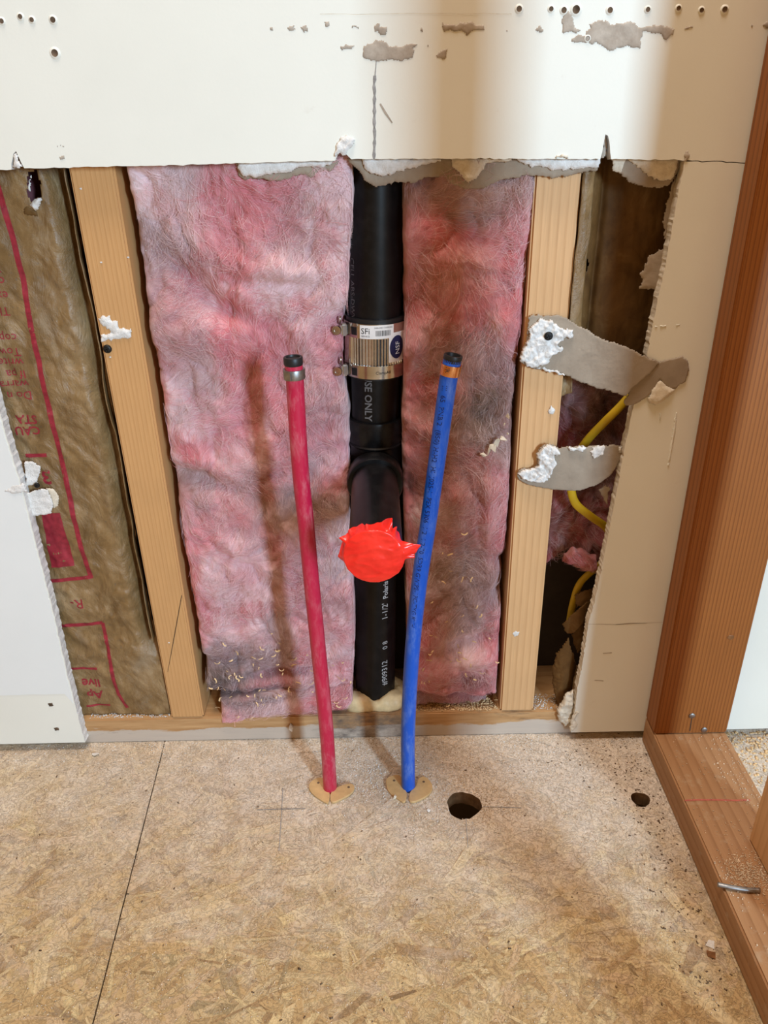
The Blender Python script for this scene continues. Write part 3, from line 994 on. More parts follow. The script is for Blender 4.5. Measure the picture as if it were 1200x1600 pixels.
def batt(name, label, xl, xr, zb_, zt_, y0, amp, dents, spots, mixv, seed, ydeep=.085, step=.0017, nf=9000, edge=.016, group=None, flen=1.0, tint=None):
    """glass wool: a displaced body with rounded sides and a coat of loose fibres"""
    zmid = (np.mean([zb_(x) for x in (xl(.3), xr(.3))]) + np.mean([zt_(x) for x in (xl(.3), xr(.3))])) / 2
    H = zt_(0) - zb_(0)

    def surf(x, z, L, R, B, T):
        d = np.minimum(np.minimum(x - L, R - x), np.minimum(z - B, T - z))
        e = np.clip(d / edge, 0, 1)
        rnd = (1 - np.sqrt(1 - (1 - e) ** 2)) * edge * 1.1
        wx = fbm(x * 14, z * 10, 3, seed + 40) * .02
        w2 = fbm(x * 30 + 5, z * 30, 3, seed + 41) * .012
        y = y0 + rnd + amp * (.85 * fbm((x + wx) * 20, (z + wx) * 15, 3, seed) - .8 * (np.abs(fbm((x - wx + w2) * 26, (z + wx + w2) * 20, 3, seed + 9)) ** .6 - .45) + .30 * np.abs(fbm((x + w2) * 70, (z - w2) * 46, 3, seed + 5)) + .10 * fbm(x * 170, z * 120, 2, seed + 3))
        for (cx, cz, rx, rz, a, dep) in dents:
            c, s = math.cos(a), math.sin(a)
            u, v = (x - cx) * c + (z - cz) * s, -(x - cx) * s + (z - cz) * c
            y = y + dep * np.exp(-(u / rx) ** 2 - (v / rz) ** 2)
        return y

    def colr(x, z):
        n1, n2, n3 = fbm(x * 22, z * 16, 5, seed + 70), fbm(x * 40 + 3, z * 26, 5, seed + 80), fbm(x * 9, z * 9, 3, seed + 90)
        s = lambda v, a, b: np.clip((v - a) / (b - a), 0, 1)[..., None]
        c = np.ones(x.shape + (1,)) * PINK
        c = c + (PALE - c) * s(n1 + mixv[0], -.1, .3) * .95
        c = c + (ROSE - c) * s(n2 + mixv[1], .05, .38) * .8
        c = c + (GREY - c) * s(n3 + .5 * n1 + mixv[2], -.02, .35) * .85
        for (cx, cz, rx, rz, colc, w) in spots:
            q = np.exp(-((x - cx) / rx) ** 2 - ((z - cz) / rz) ** 2) * (1 + .9 * fbm(x * 70, z * 70, 4, seed + 60))
            c = c + (colc - c) * (np.clip(q, 0, 1) * w)[..., None]
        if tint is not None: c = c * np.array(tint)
        return c

    zlo, zhi = min(zb_(xl(.3)), zb_(xr(.3))), zt_((xl(.3) + xr(.3)) / 2)
    ns, nt = max(12, int((xr(.3) - xl(.3)) / step)), max(12, int((zhi - zlo) / step))
    s = np.linspace(0, 1, ns); t = np.linspace(0, 1, nt)
    Sg, Tg = np.meshgrid(s, t)
    zc = zlo + Tg * (zhi - zlo)
    L, R = np.vectorize(xl)(zc) + .0016 * fbm(zc * 60, zc * 0 + .3, 3, seed + 1), np.vectorize(xr)(zc) + .0022 * fbm(zc * 60, zc * 0 + 7.3, 3, seed + 2)
    X = L + Sg * (R - L)
    B, T = np.vectorize(zb_)(X) + .003 * fbm(X * 70, X * 0, 3, seed + 4), np.vectorize(zt_)(X)
    Z = B + Tg * (T - B)
    Y = surf(X, Z, L, R, B, T)
    # sides that run back into the cavity
    def pad(a, v=None):
        a = np.vstack([a[:1], a, a[-1:]]); a = np.hstack([a[:, :1], a, a[:, -1:]])
        if v is not None: a[0] = a[-1] = v; a[:, 0] = a[:, -1] = v
        return a
    Xp, Zp, Yp = pad(X), pad(Z), pad(Y, ydeep)
    C = colr(Xp, Zp).reshape(-1, 3)
    me = fastmesh(name, np.stack([Xp.ravel(), Yp.ravel(), Zp.ravel()], -1), gridfaces(Xp.shape[1], Xp.shape[0]), C)
    root = empty(name, ((xl(.3) + xr(.3)) / 2, y0, zlo), label, 'insulation', group)
    obj('wool_body', me, M['glass_wool'], root, True)
    # loose fibres
    if nf:
        r = np.random.default_rng(seed)
        K = 9
        si, ti = r.integers(2, ns - 2, nf), r.integers(2, nt - 2, nf)
        x, z = X[ti, si].copy(), Z[ti, si].copy()
        l, rr, b, tt = L[ti, si], R[ti, si], B[ti, si], T[ti, si]
        ang = fbm(x * 13, z * 13, 3, seed + 11) * 4.5 + r.normal(0, .38, nf)
        curv = r.normal(0, .12, nf) + .25 * vn(x * 50, z * 50, seed + 13)
        ln = r.uniform(.010, .045, nf) * flen
        lift = r.exponential(.0011, nf) + .0003
        w = r.uniform(.00006, .00015, nf)
        tone = r.uniform(.85, 1.25, nf)[:, None]
        wh = (r.random(nf) < .18 + .35 * (fbm(x * 16, z * 16, 3, seed + 15) > .12))[:, None]
        pts, cols = [], []
        for k in range(K):
            q = k / (K - 1)
            xc, zc2 = np.clip(x, l + .0015, rr - .0015), np.clip(z, b + .0015, tt - .0015)
            y = surf(xc, zc2, l, rr, b, tt) - .0002 - lift * np.sin(q * math.pi) - lift * q * .4
            ww = w * (1 - .5 * abs(2 * q - 1))
            nx, nz = -np.sin(ang) * ww, np.cos(ang) * ww
            pts.append(np.stack([np.stack([xc + nx, y, zc2 + nz], -1), np.stack([xc - nx, y, zc2 - nz], -1)], 1))
            if k == 0:
                c0 = colr(xc, zc2) * tone
                c0 = np.where(wh, c0 * .5 + CLEAN * .45, c0)
                c0 = np.clip(c0, 0, .9)
            cols.append(np.stack([c0, c0], 1))
            x = x + np.cos(ang) * ln / K; z = z + np.sin(ang) * ln / K
            ang = ang + curv + r.normal(0, .12, nf)
        V = np.stack(pts, 1).reshape(-1, 3)
        Cc = np.stack(cols, 1).reshape(-1, 3)
        base = (np.arange(nf) * K * 2)[:, None] + (np.arange(K - 1) * 2)[None]
        Fq = np.stack([base, base + 1, base + 3, base + 2], -1).reshape(-1, 4)
        tag(obj('loose_fibres', fastmesh('loose_fibres', V, Fq, Cc), M['wool_fibre'], root), kind='stuff')
    return root, surf


def D(px, py, rx, rz, ang, dep):
    a = xz(px, py, .01); return (a[0], a[1], rx, rz, ang, dep)


def SP(px, py, rx, rz, c, w):
    a = xz(px, py, .01); return (a[0], a[1], rx, rz, c, w)


_, wool_l = batt('pink_batt', 'pink glass wool batt between the left stud and the black drain pipe',
     lambda z: -.2195 - .002 * z, lambda z: float(np.interp(z, [.08, .15, .24, .32, .38, .43, .47, .51, .54, .58, .65], [-.044, -.0365, -.0355, -.038, -.0345, -.0335, -.038, -.0355, -.032, -.0265, -.021])), lambda x: .078, lambda x: .672, .0005, .0105,
     [D(300, 435, .012, .03, .6, .013), D(350, 480, .035, .009, -.35, .010), D(300, 520, .04, .022, -.1, -.012), D(330, 750, .035, .010, -.35, .014), D(280, 745, .02, .02, 0, .010),
      D(360, 845, .04, .045, 0, -.008), D(430, 440, .05, .006, -.1, .006), D(420, 420, .05, .02, 0, -.006), D(350, 1030, .05, .012, -.05, .012), D(450, 1045, .06, .007, .2, .016), D(500, 330, .03, .03, 0, -.005), D(540, 860, .008, .012, 0, .012), D(536, 503, .013, .012, 0, .026), D(538, 566, .012, .011, 0, .026), D(545, 535, .008, .03, 0, .012)],
     [SP(330, 1050, .055, .020, DIRT * .7, .95), SP(285, 745, .022, .018, BROWN, .6), SP(345, 1080, .045, .014, BLACK, .9), SP(520, 780, .007, .008, BLACK, .9), SP(500, 640, .04, .07, GREY, .55), SP(500, 900, .04, .09, GREY, .65), SP(480, 360, .05, .04, GREY, .55),
      SP(400, 780, .014, .05, BROWN, .35), SP(290, 500, .03, .04, ROSE, .45), SP(380, 320, .03, .04, ROSE, .5), SP(240, 300, .04, .03, CLEAN, .4), SP(380, 880, .03, .04, PINK, .6), SP(440, 1075, .04, .02, DIRT, .5), SP(300, 440, .015, .02, ROSE, .6)],
     (.10, -.06, -.12), 100, nf=17000, edge=.009)
batt('pink_batt', 'pink and brownish glass wool batt right of the black drain pipe',
     lambda z: float(np.interp(z, [.1, .18, .25, .35, .40, .46, .52, .64], [.0256, .0244, .0226, .0218, .0202, .0214, .0234, .0224])), lambda z: .1345 + .006 * np.clip((z - .5) / .1, 0, 1), lambda x: .060, lambda x: .672, .003, .0115,
     [D(715, 400, .03, .012, -.4, -.006), D(640, 480, .012, .04, 0, .012), D(650, 540, .015, .02, 0, -.008), D(760, 640, .022, .02, .4, .014), D(760, 790, .007, .08, .08, -.010), D(785, 880, .016, .006, -.7, .012), D(780, 920, .012, .05, -.3, .014),
      D(740, 1000, .04, .010, .3, .010), D(745, 1030, .03, .012, .2, -.010), D(708, 770, .009, .012, 0, -.010), D(650, 660, .03, .008, -.4, -.006), D(640, 770, .01, .03, 0, .010)],
     [SP(765, 625, .022, .026, BROWN * .8, .9), SP(760, 665, .015, .02, BLACK * 1.6, .6), SP(680, 640, .04, .02, BROWN, .5), SP(700, 420, .03, .02, np.array([.6, .40, .32]), .6), SP(760, 300, .04, .02, np.array([.72, .50, .44]), .5), SP(690, 900, .05, .07, BROWN * 1.1, .55),
      SP(710, 720, .05, .05, BROWN * 1.15, .5), SP(708, 775, .008, .010, ROSE, .6), SP(775, 840, .012, .05, ROSE * 1.1, .45), SP(740, 1060, .03, .01, DIRT, .6), SP(640, 760, .006, .014, BLACK, .7), SP(640, 520, .012, .05, ROSE * .7, .5)],
     (-.10, .02, .04), 200, nf=11500, edge=.011, tint=(.93, .88, .84))  # tint puts the warmer light on this side into the wool colour
batt('wool_scrap', 'flattened pink glass wool scrap overhanging the bottom plate at left',
     lambda z: -.2075, lambda z: -.0435, lambda x: .0265 + np.clip((x + .2075) / .164, 0, 1) * .026, lambda x: .066 + np.clip((x + .2075) / .164, 0, 1) * .024, -.0055, .006,
     [D(430, 1085, .08, .006, .15, .005)], [SP(360, 1080, .05, .012, DIRT * .6, .9), SP(430, 1120, .06, .01, PINK * 1.1, .7), SP(470, 1060, .05, .008, DIRT, .4)], (-.05, -.1, -.05), 300, ydeep=.07, nf=2600, edge=.012, flen=.7)
batt('wool_scrap', 'small dusty pink glass wool scrap on the bottom plate under the right batt',
     lambda z: .030, lambda z: .124, lambda x: .0385, lambda x: .066 - .10 * np.clip(x - .075, 0, 1), .012, .008,
     [], [SP(745, 1075, .02, .012, DIRT, .7), SP(760, 1090, .02, .006, BLACK, .5), SP(680, 1060, .02, .02, ROSE * .8, .4)], (-.2, 0, .05), 320, ydeep=.08, nf=2000, edge=.012, flen=.6, tint=(.9, .85, .82))
batt('pink_batt', 'pink glass wool, coloured as in shade, sunk in the bay behind the yellow cable',
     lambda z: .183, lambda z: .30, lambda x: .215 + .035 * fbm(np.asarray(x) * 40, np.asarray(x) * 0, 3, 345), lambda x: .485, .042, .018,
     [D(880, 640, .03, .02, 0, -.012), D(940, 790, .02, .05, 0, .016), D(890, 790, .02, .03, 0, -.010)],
     [SP(940, 690, .02, .02, DIRT, .6), SP(870, 850, .03, .03, BROWN, .5)], (-.3, .25, .1), 340, ydeep=.088, nf=3500, edge=.02, tint=(.62, .55, .55))  # tint paints the deep bay's shade into the wool

# ---- kraft-faced batt in the left bay
def kraft_y(x, z):
    x, z = np.asarray(x, float), np.asarray(z, float)
    w = fbm(x * 9 + z * 5, z * 6 - x * 8, 3, 500)
    y = .0065 + .0035 * fbm(x * 20 + z * 16, z * 9 - x * 14 + w, 3, 510) + .0034 * np.abs(fbm(x * 42 + z * 36, z * 16 - x * 26 + w * 2, 3, 520)) + .0005 * fbm(x * 160, z * 120, 2, 530)
    e = np.clip((x + .292) / .016, 0, 1) * np.clip((z - .10) / .05, 0, 1)
    return y + .020 * e ** 2


hole_l = pxpoly([(46, 272), (56, 268), (62, 285), (64, 305), (50, 315), (45, 300)], .008)
kraft = empty('kraft_faced_batt', (-.4, .01, .04), 'brown paper-faced insulation batt printed in red, left of the left stud', 'insulation')
surface('kraft_paper', np.linspace(-.52, -.2705, 150), np.linspace(.0395, .70, 380), lambda A, B: (A - .0085 * np.clip((B - .12) / .05, 0, 1) * np.clip((A + .32) / .05, 0, 1) * (1 + .25 * fbm(B * 30, A * 0, 3, 540)), kraft_y(A, B), B), M['kraft'], kraft, lambda X, Z: inside(X, Z, hole_l))
surface('paper_flange', np.linspace(.15, .69, 150), np.linspace(0, 1, 6), lambda A, B: (-.2735 + .0028 * fbm(A * 22, A * 0, 3, 550) - .004 * B, .004 + .02 * B + .003 * fbm(A * 18, A * 0 + 5, 3, 560), A), M['kraft'], kraft)
surface('wool_backing', np.linspace(-.52, -.285, 30), np.linspace(.05, .70, 60), lambda A, B: (A, .040 + .004 * fbm(A * 30, B * 30, 3, 570), B), plain('dark_wool', (.16, .05, .06), .95), kraft)
relief('torn_curl', jag(pxpoly([(44, 322), (50, 312), (60, 306), (65, 314), (60, 327), (54, 331)], .004), .002, .0005, 91), .007, .006, M['gypsum'], kraft, seed=91)
relief('torn_curl', jag(pxpoly([(40, 290), (44, 275), (48, 272), (47, 300), (44, 305)], .004), .002, .0005, 92), .008, .003, M['gypsum'], kraft, seed=92)
relief('torn_flap', jag(pxpoly([(34, 328), (40, 320), (46, 324), (56, 331), (58, 340), (46, 338), (36, 336)], .004), .002, .0004, 93), .007, .0015, M['kraft_shaded'], kraft, seed=93)


def kraft_strip(pts, w, name='red_line'):
    P = [np.array(xz(*p, .007)) for p in pts]
    Q = []
    for a, b in zip(P[:-1], P[1:]):
        n = max(2, int(np.linalg.norm(b - a) / .004))
        Q += [a + (b - a) * i / n for i in range(n)]
    Q.append(P[-1]); Q = np.array(Q)
    T = np.gradient(Q, axis=0); T /= np.linalg.norm(T, axis=1)[:, None]
    Nn = np.stack([-T[:, 1], T[:, 0]], -1) * w / 2
    V = []
    for q, n in zip(Q, Nn):
        for s in (1, 0, -1):
            p = q + s * n
            V.append((p[0], float(kraft_y(p[0], p[1])) - .0006, p[1]))
    f = []
    for i in range(len(Q) - 1):
        for k in (0, 1): f.append((3 * i + k, 3 * i + k + 1, 3 * i + 4 + k, 3 * i + 3 + k))
    return obj(name, pyd(name, V, f), M['ink_red'], kraft)


kraft_strip([(-12, 262), (0, 302), (20, 378), (38, 452), (48, 510), (75, 630), (100, 735), (122, 840), (142, 904)], .0052)
kraft_strip([(143, 902), (112, 905), (80, 908)], .0044)
kraft_strip([(90, 980), (125, 977), (160, 974)], .0044)
kraft_strip([(160, 974), (166, 1003), (178, 1060), (186, 1085), (199, 1106)], .0044)
kraft_strip([(40, 712), (73, 711)], .0040)
kraft_strip([(110, 1045), (152, 1044)], .0030)
kraft_strip([(135, 1104), (172, 1102)], .0026)
q = pxpoly([(64, 800), (94, 801), (116, 884), (80, 888)], .007)
Uq = np.linspace(0, 1, 14)
def quad(A, B):
    X = (q[0][0] * (1 - A) + q[1][0] * A) * (1 - B) + (q[3][0] * (1 - A) + q[2][0] * A) * B
    Z = (q[0][1] * (1 - A) + q[1][1] * A) * (1 - B) + (q[3][1] * (1 - A) + q[2][1] * A) * B
    return X, kraft_y(X, Z) - .0006, Z
surface('red_block', Uq, Uq, quad, M['ink_red'], kraft, thick=0)
wall_k = M['kraft']


def kraft_text(body, px, py, size, bold=False):
    """upside-down print: starts at the right and runs left under the drywall"""
    o = xz(px, py, .007)
    o = (o[0], o[1] + size * .72)
    def place(u, v):
        x, z = o[0] - u, o[1] - v
        return (x, float(kraft_y(x, z)) - .0007, z)
    text('red_print', body, size, place, M['ink_red'], kraft, bold)


for body, a, b, s, bo in [('CAU', 65, 679, .0125, True), ('STA', 60, 662, .0125, True), ('Do n', 51, 625, .0120, False), ('warra', 46, 607, .0118, False), ('If pa', 42, 592, .0118, False), ('write', 38, 573, .0118, False),
                          ('Towe', 34, 557, .0118, False), ('copy', 28, 535, .0118, False), ('Th', 17, 494, .0118, False), ('ex', 14, 470, .0118, False), ('c', 8, 448, .0118, False), (':', 3, 432, .0118, False),
                          ('3', 84, 756, .022, True), ('R-', 133, 950, .017, False), ('Ap', 162, 1092, .0165, True), ('live', 158, 1074, .0165, True)]:
    kraft_text(body, a, b, s, bo)

# paper scraps still stuck along the left cut
relief('torn_paper', jag(pxpoly([(36, 772), (64, 764), (74, 766), (83, 788), (80, 804), (50, 808)], -.006), .003, .0005, 95), -.004, .0016, M['gypsum'], wall_left_piece, seed=95, freq=140, edge=.0012)
relief('torn_paper', jag(pxpoly([(68, 762), (84, 768), (91, 778), (89, 793), (82, 800), (76, 782)], -.006), .003, .0004, 96), -.002, .0015, M['gypsum_cream'], wall_left_piece, seed=96, freq=60)
relief('torn_paper', jag(pxpoly([(36, 722), (52, 722), (62, 728), (62, 742), (58, 756), (40, 762)], -.004), .003, .0005, 97), -.002, .0014, M['gypsum'], wall_left_piece, seed=97, freq=140, edge=.0012)
relief('torn_paper', jag(pxpoly([(4, 768), (20, 758), (38, 755), (44, 768), (22, 772)], YD), .002, .0005, 98), YD, .002, M['gypsum'], wall_left_piece, seed=98)
screw('drywall_screw', 58, 758, -.006, wall_left_piece, .003)
for a, b in ((79, 1101), (88, 1139)):
    relief('chipped_paint', jag(pxpoly([(a - 5, b - 2), (a + 3, b - 3), (a + 5, b + 2), (a - 2, b + 3)], YD), .002, .0003, int(a)), YD, .0008, M['crumb_dark'], wall_left_piece, step=.0006, edge=.001)

# ---- kraft-faced batt in the right bay, torn open below
def kraftr_y(x, z):
    e = np.clip((.205 - x) / .025, 0, 1)
    return .022 - .016 * e + .003 * fbm(x * 30, z * 10, 3, 600) + .0012 * np.abs(fbm(x * 70, z * 18, 3, 610)) * 2 + .0015 * np.exp(-((x - .206) / .003) ** 2) * 3


hole_r = pxpoly([(910, 405), (916, 403), (921, 415), (914, 432), (906, 448), (904, 440)], .012)
kr = empty('kraft_faced_batt', (.23, .02, .45), 'brown paper facing, coloured as in shade, in the bay above the upper paper strip', 'insulation')
def kr_fn(A, B):
    zlow = .462 + .018 * fbm(A * 40, A * 0, 3, 620) + .25 * np.clip(A - .225, 0, 1)
    Z = zlow + B * (.70 - zlow)
    X = A - .004 * np.exp(-((Z - .60) / .02) ** 2) * (A < .2)
    return X, kraftr_y(X, Z), Z
surface('kraft_paper', np.linspace(.1805, .305, 90), np.linspace(0, 1, 150), kr_fn, M['kraft_shaded'], kr, lambda X, Z: inside(X, Z, hole_r))
surface('paper_flange', np.linspace(.485, .69, 80), np.linspace(0, 1, 12), lambda A, B: (.1800 + .013 * B + .0015 * fbm(A * 30, B * 2, 2, 630), -.0004 - .002 * B + .001 * fbm(A * 40, B * 3, 2, 631) + .006 * B * B, A), M['kraft'], kr)
surface('torn_flap', np.linspace(0, 1, 14), np.linspace(0, 1, 24), lambda A, B: (.182 + .010 * A - .003 * B, .010 + .004 * np.sin(A * 3) + .002 * fbm(A * 3, B * 5, 2, 640), .44 + .05 * B + .004 * A), M['kraft'], kr)

# torn kraft pieces hanging low in the right bay
def leaf(pts_top, y0, curl, label, seed, mat='kraft_shaded'):
    """torn piece of stiff paper: outline on a plane, bowed front to back"""
    poly = jag(pxpoly(pts_top, y0), .004, .0005, seed)
    P = np.array(poly); c = P.mean(0); w = np.ptp(P[:, 0])
    b = lambda A, B: y0 + curl * (((A - c[0]) / w) ** 2 * 4 - .5) + .002 * fbm(A * 60, B * 25, 3, seed)
    o = relief('kraft_paper_scrap', poly, b, .0009, M[mat], None, step=.0012, edge=.001, rough=.1, seed=seed)
    return tag(o, label, 'paper scrap')


leaf([(880, 1000), (886, 988), (892, 1010), (899, 1032), (903, 1045), (896, 1075), (888, 1100), (872, 1104), (864, 1080), (862, 1050), (868, 1020)], .012, .012, 'long brown paper scrap hanging upright at the foot of the right bay', 700)
leaf([(878, 978), (895, 955), (915, 938), (925, 940), (918, 962), (908, 975), (898, 985), (886, 990)], .020, .008, 'crumpled brown paper scrap folded above the long upright scrap', 701)
leaf([(893, 985), (905, 972), (916, 968), (910, 1010), (902, 1020), (896, 1008)], .024, .006, 'small brown paper scrap tucked against the right drywall edge', 702)
leaf([(898, 930), (908, 922), (932, 915), (928, 935), (912, 945), (900, 950)], .026, .006, 'brown paper scrap under the small pink wool tuft', 703)
batt('wool_tuft', 'small pink wool tuft caught at the edge of the right drywall', lambda z: .205, lambda z: .243, lambda x: .222 + .4 * abs(x - .226) + .012 * float(vn(x * 160, 0.3, 7)), lambda x: .258 - .5 * abs(x - .226) + .012 * float(vn(x * 140, 4.3, 9)), .014, .013, [], [], (.3, -.1, -.1), 360, ydeep=.03, nf=3200, edge=.012, flen=.5, step=.0007, tint=(.85, .72, .70))

# ================================================================== PIPES
PY = .036
def ax(z): return -.0168 + .0228 * z
drain = empty('drain_pipe', (ax(.038), PY, .0381), 'black plastic drain pipe with a branch stub between the pink batts', 'pipe')
R0 = .0247
def vert(name, z0, z1, prof, parent=drain, mat=None, n=64, smooth=True):
    """surface of revolution about the slightly leaning stack"""
    a = Vector((ax(z1) - ax(z0), 0, z1 - z0)).normalized()
    return lathe(name, [(r, h - z0) for r, h in prof], (ax(z0), PY, z0), a, mat or M['abs'], parent, n, smooth)


vert('lower_pipe', .010, .33, [(R0, .010), (R0, .33)])
vert('upper_pipe', .49, 1.2, [(R0 + .0012, .49), (R0 + .0012, 1.2)])
vert('middle_pipe', .40, .49, [(R0, .40), (R0, .49)])
vert('tee_body', .29, .415, [(R0 - .001, .290), (R0 + .0042, .290), (R0 + .0042, .314), (R0 + .003, .317), (R0 + .003, .388), (R0 + .0048, .391), (R0 + .0048, .4125), (R0 + .004, .415), (R0 - .001, .415)])
ZS = .3575
bx = ax(ZS)
lathe('branch_hub', [(R0 + .002, 0), (R0 + .002, .028), (R0 + .0045, .031), (R0 + .0045, .047), (R0 + .0035, .049), (R0 - .0006, .049)], (bx, PY, ZS), (0, -1, 0), M['abs'], drain, 56)
lathe('branch_stub', [(R0 - .0006, 0), (R0 - .0006, .161)], (bx, PY - .034, ZS), (.004, -1, 0), M['abs'], drain, 56)
lathe('weld_bead', [(R0 + .0042, 0), (R0 + .0056, .002), (R0 + .004, .004)], (ax(.386), PY, .386), (.0228, 0, 1), M['abs'], drain, 48)


def cylmap(r, zc, angc, down, parent_ax=ax):
    """text on the stack: reads downward (tops to the right) or upward (tops to the left)"""
    def f(u, v):
        z = zc - u if down else zc + u
        w = angc + (v if down else -v) / r
        return (parent_ax(z) + r * math.sin(w), PY - r * math.cos(w), z)
    return f


text('white_print', 'USE ONLY', .0105, cylmap(R0 + .0003, .4665, -.42, True), M['ink_grey'], drain, True)
zrow = lambda px, py: float(WY(px, py, .0135)[2])
text('white_print', 'Polaris', 0.0088, cylmap(R0 + .0003, zrow(601, 936), .62, False), M['ink_white'], drain, True)
text('white_print', "1-1/2'", 0.0105, cylmap(R0 + .0003, zrow(601, 969), .62, False), M['ink_white'], drain)
text('white_print', '0 8', 0.0095, cylmap(R0 + .0003, zrow(601, 1015), .62, False), M['ink_white'], drain)
text('white_print', '#909312', 0.0105, cylmap(R0 + .0003, zrow(601, 1071), .62, False), M['ink_white'], drain)
text('white_print', 'Polaris', .0085, cylmap(R0 + .0015, .6085, -1.10, True), M['ink_grey'], drain)
text('white_print', 'CELL ABS-DWV CO', .0085, cylmap(R0 + .0015, .578, -1.08, True), M['ink_grey'], drain)

# ---- shielded coupling on the stack
coup = empty('pipe_coupling', (ax(.46), PY, .46), 'shiny steel banded coupling joining the black drain pipe', 'coupling')
RB = .0310
zs = [.4640, .4790, .5025, .5185]
n = 480
V, f = [], []
for z in (.4655, .5165):
    for k in range(n):
        w = 2 * math.pi * k / n
        r = RB - .0010 + .0008 * math.sin(w * 60) * (1 + .4 * math.sin(w * 7))
        V.append((ax(z) + r * math.sin(w), PY - r * math.cos(w), z))
for k in range(n): f.append((k, (k + 1) % n, n + (k + 1) % n, n + k))
obj('corrugated_shield', pyd('corrugated_shield', V, f), M['steel'], coup, True)
lathe('rubber_sleeve', [(R0, 0), (RB - .0016, 0), (RB - .0016, .060), (R0, .060)], (ax(.462), PY, .4618), (.0228, 0, 1), M['black'], coup, 64)
for z0, z1, pxh, pyh in ((.4640, .4770, 530, 563), (.5040, .5180, 526, 497)):
    b = vert('clamp_band', z0, z1, [(RB - .0006, z0), (RB + .0006, z0), (RB + .0006, z1), (RB - .0006, z1)], coup, M['steel'], 96)
    zc = (z0 + z1) / 2
    w = -1.18
    for k in range(4):
        wk = -.62 - k * .055
        s = box('slot', -.0007, .0007, -.0003, .0003, -.0038, .0038, M['black'], None, 0)
        s.location = (ax(zc) + (RB + .0007) * math.sin(wk), PY - (RB + .0007) * math.cos(wk), zc)
        s.rotation_euler = (0, 0, wk); s.parent = b; s.matrix_parent_inverse = b.matrix_basis.inverted()
    hx, hy = ax(zc) + (RB + .004) * math.sin(w), PY - (RB + .004) * math.cos(w)
    h = box('screw_housing', -.0075, .0075, -.0035, .0035, -.0062, .0062, M['steel'], coup, .0015)
    h.location = (hx, hy, zc); h.rotation_euler = (0, 0, w)
    dirv = Vector((-.12, -1, .10)).normalized()
    p0 = Vector((ax(zc) - .0355, .0135, zc + .002))
    sc = lathe('clamp_screw', [(.0024, 0), (.0024, .008), (.0044, .0082), (.0046, .0115), (.0042, .0124), (.0022, .0124), (.0018, .0112), (0, .0112)], p0, dirv, M['steel'], coup, 6 * 3)
    tube('screw_thread', [tuple(p0 + Vector((.001, .004, .004))), tuple(p0 + Vector((.002, .004, .0115)))], .0013, M['steel'], coup, 8)


def patch(name, w0, w1, z0, z1, r, mat, parent, nw=14):
    V, f = [], []
    for z in (z0, z1):
        for k in range(nw):
            w = w0 + (w1 - w0) * k / (nw - 1)
            V.append((ax(z) + r * math.sin(w), PY - r * math.cos(w), z))
    for k in range(nw - 1): f.append((k, k + 1, nw + k + 1, nw + k))
    return obj(name, pyd(name, V, f), mat, parent, True)


lab = patch('barcode_sticker', -.48, .60, .5045, .5175, RB + .0009, M['sticker'], coup)
rb = random.Random(4)
w = .02
while w < .50:
    d = rb.choice([.008, .012, .02])
    patch('barcode_bar', w, w + d, .5072, .5125, RB + .0011, M['ink_black'], lab, 3)
    w += d + rb.choice([.010, .014, .02])
def flatmap(r, w0, z0): return lambda u, v: (ax(z0 + v) + r * math.sin(w0 + u / r), PY - r * math.cos(w0 + u / r), z0 + v)
text('black_print', 'SFi', .0082, flatmap(RB + .0011, -.44, .5092), M['ink_black'], lab)
text('black_print', 'SERVICE', .0024, flatmap(RB + .0011, -.43, .5062), M['ink_black'], lab)
text('black_print', 'SHIELDED COUPLING', .0019, flatmap(RB + .0011, -.02, .5145), M['ink_black'], lab)
text('stamped_print', 'ClampAll', .0042, flatmap(RB + .0008, .02, .4690), M['ink_black'], coup)
nsf = patch('round_logo_sticker', .44, 1.12, .4800, .5090, RB + .0010, M['sticker'], coup)
V, f = [], []
for q_ in range(6):                              # rings, so that the disc follows the curve of the shield
    for k in range(36):
        t = 2 * math.pi * k / 36
        wv, zv = .74 + .0085 / RB * math.cos(t) * max(q_, .02) / 5, .4945 + .0115 * math.sin(t) * max(q_, .02) / 5
        r = RB + .0013
        V.append((ax(zv) + r * math.sin(wv), PY - r * math.cos(wv), zv))
for q_ in range(5):
    for k in range(36): f.append((q_ * 36 + k, q_ * 36 + (k + 1) % 36, (q_ + 1) * 36 + (k + 1) % 36, (q_ + 1) * 36 + k))
bmx = pyd('navy_disc', V, f)
obj('navy_disc', bmx, M['navy'], nsf)
text('white_print', 'NSF', .0076, (lambda m: (lambda u, v: m(u, v)))(cylmap(RB + .0017, .4872, .825, False)), M['sticker'], nsf)

